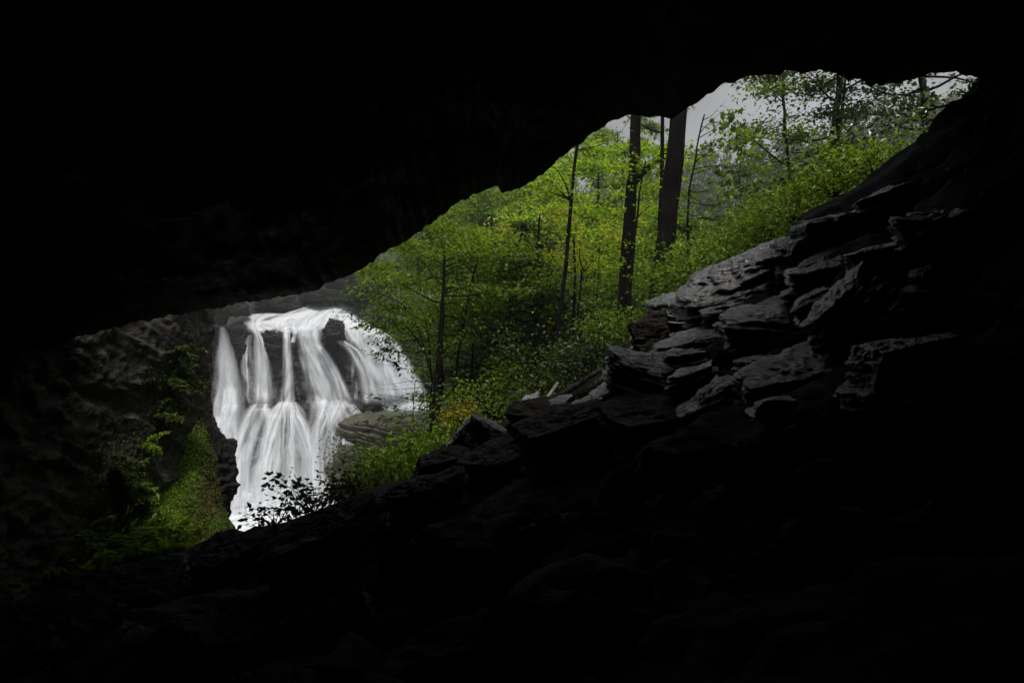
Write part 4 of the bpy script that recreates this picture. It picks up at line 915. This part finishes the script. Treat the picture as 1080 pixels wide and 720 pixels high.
cover('ground_cover', TB, [(226, 500, 205, 570, 9, 800)], .06, 'rust', 'brown dead leaves scattered on the bank', 504)
# understory plants on the forest floor
r = np.random.RandomState(9); n_ = 26000
yy = 13+24*r.rand(n_)**1.3; xx = (r.rand(n_)*1.1-.5)*yy; keep = (xx > -.14*yy) & ~((xx < .3) & (yy < 17))
xx, yy = xx[keep], yy[keep]; zz = Tz(xx, yy)+.05+.35*r.rand(len(xx))
o = crown('undergrowth', np.stack([xx, yy, zz], 1), .13, 8, 'green', None, flat=.6); tag(o, 'low leafy undergrowth covering the forest floor outside the cave', 'undergrowth', kind='stuff')

# ------------------------------------------------------------------ LIGHT, AIR, CAMERA
HAZE = .0020
SUN_EL, SUN_AZ = 72.0, 170.0        # azimuth measured clockwise from +Y (the view direction)
w = bpy.data.worlds.new('World'); S.world = w; w.use_nodes = True
nt = w.node_tree; nt.nodes.clear(); L = nt.links.new
sky = nt.nodes.new('ShaderNodeTexSky'); sky.sky_type = 'NISHITA'; sky.sun_disc = False
sky.sun_elevation = math.radians(SUN_EL); sky.sun_rotation = math.radians(SUN_AZ); sky.air_density = 1.0; sky.dust_density = 4.0; sky.ozone_density = 1.0
hs = nt.nodes.new('ShaderNodeHueSaturation'); hs.inputs['Saturation'].default_value = .12; L(sky.outputs[0], hs.inputs['Color'])
wtc = nt.nodes.new('ShaderNodeTexCoord'); wn = nd(nt, 'ShaderNodeTexNoise', Scale=2.6, Detail=4.0); L(wtc.outputs['Generated'], wn.inputs['Vector'])
wr = ramp(nt, wn.outputs['Fac'], [(.35, (.65, .65, .66)), (.65, (1.5, 1.5, 1.52))])
wm_ = nd(nt, 'ShaderNodeMix', _data_type='RGBA', _blend_type='MULTIPLY'); wm_.inputs[0].default_value = 1; L(hs.outputs[0], wm_.inputs[6]); L(wr.outputs[0], wm_.inputs[7]); hs = wm_
bgd = nt.nodes.new('ShaderNodeBackground'); bgd.inputs[1].default_value = .05; L(wm_.outputs[2], bgd.inputs[0])
wo = nt.nodes.new('ShaderNodeOutputWorld'); L(bgd.outputs[0], wo.inputs[0])
sl = bpy.data.lights.new('sun', 'SUN'); sl.energy = 1.5; sl.angle = math.radians(12); sl.color = (1.0, .97, .92)
so = bpy.data.objects.new('sun', sl); COL.objects.link(so)
e, a = math.radians(SUN_EL), math.radians(SUN_AZ)
sd = Vector((math.sin(a)*math.cos(e), math.cos(a)*math.cos(e), math.sin(e)))
so.rotation_euler = sd.to_track_quat('Z', 'Y').to_euler(); so.location = (0, 0, 30)

m, nt, out = newmat('haze_air')
pv = nt.nodes.new('ShaderNodeVolumePrincipled'); pv.inputs['Color'].default_value = (.93, .95, .97, 1); pv.inputs['Density'].default_value = HAZE; pv.inputs['Anisotropy'].default_value = .3
nt.links.new(pv.outputs[0], out.inputs['Volume'])
hb = [(x, y, z) for x in (-640, 640) for y in (-30, 940) for z in (-60, 60)]
if HAZE: tag(mesh('haze', hb, [[0, 1, 3, 2], [4, 6, 7, 5], [0, 4, 5, 1], [2, 3, 7, 6], [0, 2, 6, 4], [1, 5, 7, 3]], mat=m, smooth=False), 'thin pale mist filling the valley air', kind='stuff')
cam = bpy.data.cameras.new('camera'); co = bpy.data.objects.new('camera', cam); COL.objects.link(co)
cam.sensor_width = 36; cam.lens = FOC/1080*36; cam.clip_start = .05; cam.clip_end = 3000
co.location = (0, 0, 0); co.rotation_euler = (math.radians(90), 0, 0)
S.camera = co
S.view_settings.view_transform = 'Standard'; S.view_settings.look = 'None'; S.view_settings.gamma = 1; S.view_settings.use_curve_mapping = False
S.view_settings.exposure = 1.15
S.cycles.max_bounces = 6; S.cycles.diffuse_bounces = 2; S.cycles.glossy_bounces = 2; S.cycles.transparent_max_bounces = 24; S.cycles.transmission_bounces = 3
S.cycles.use_denoising = True
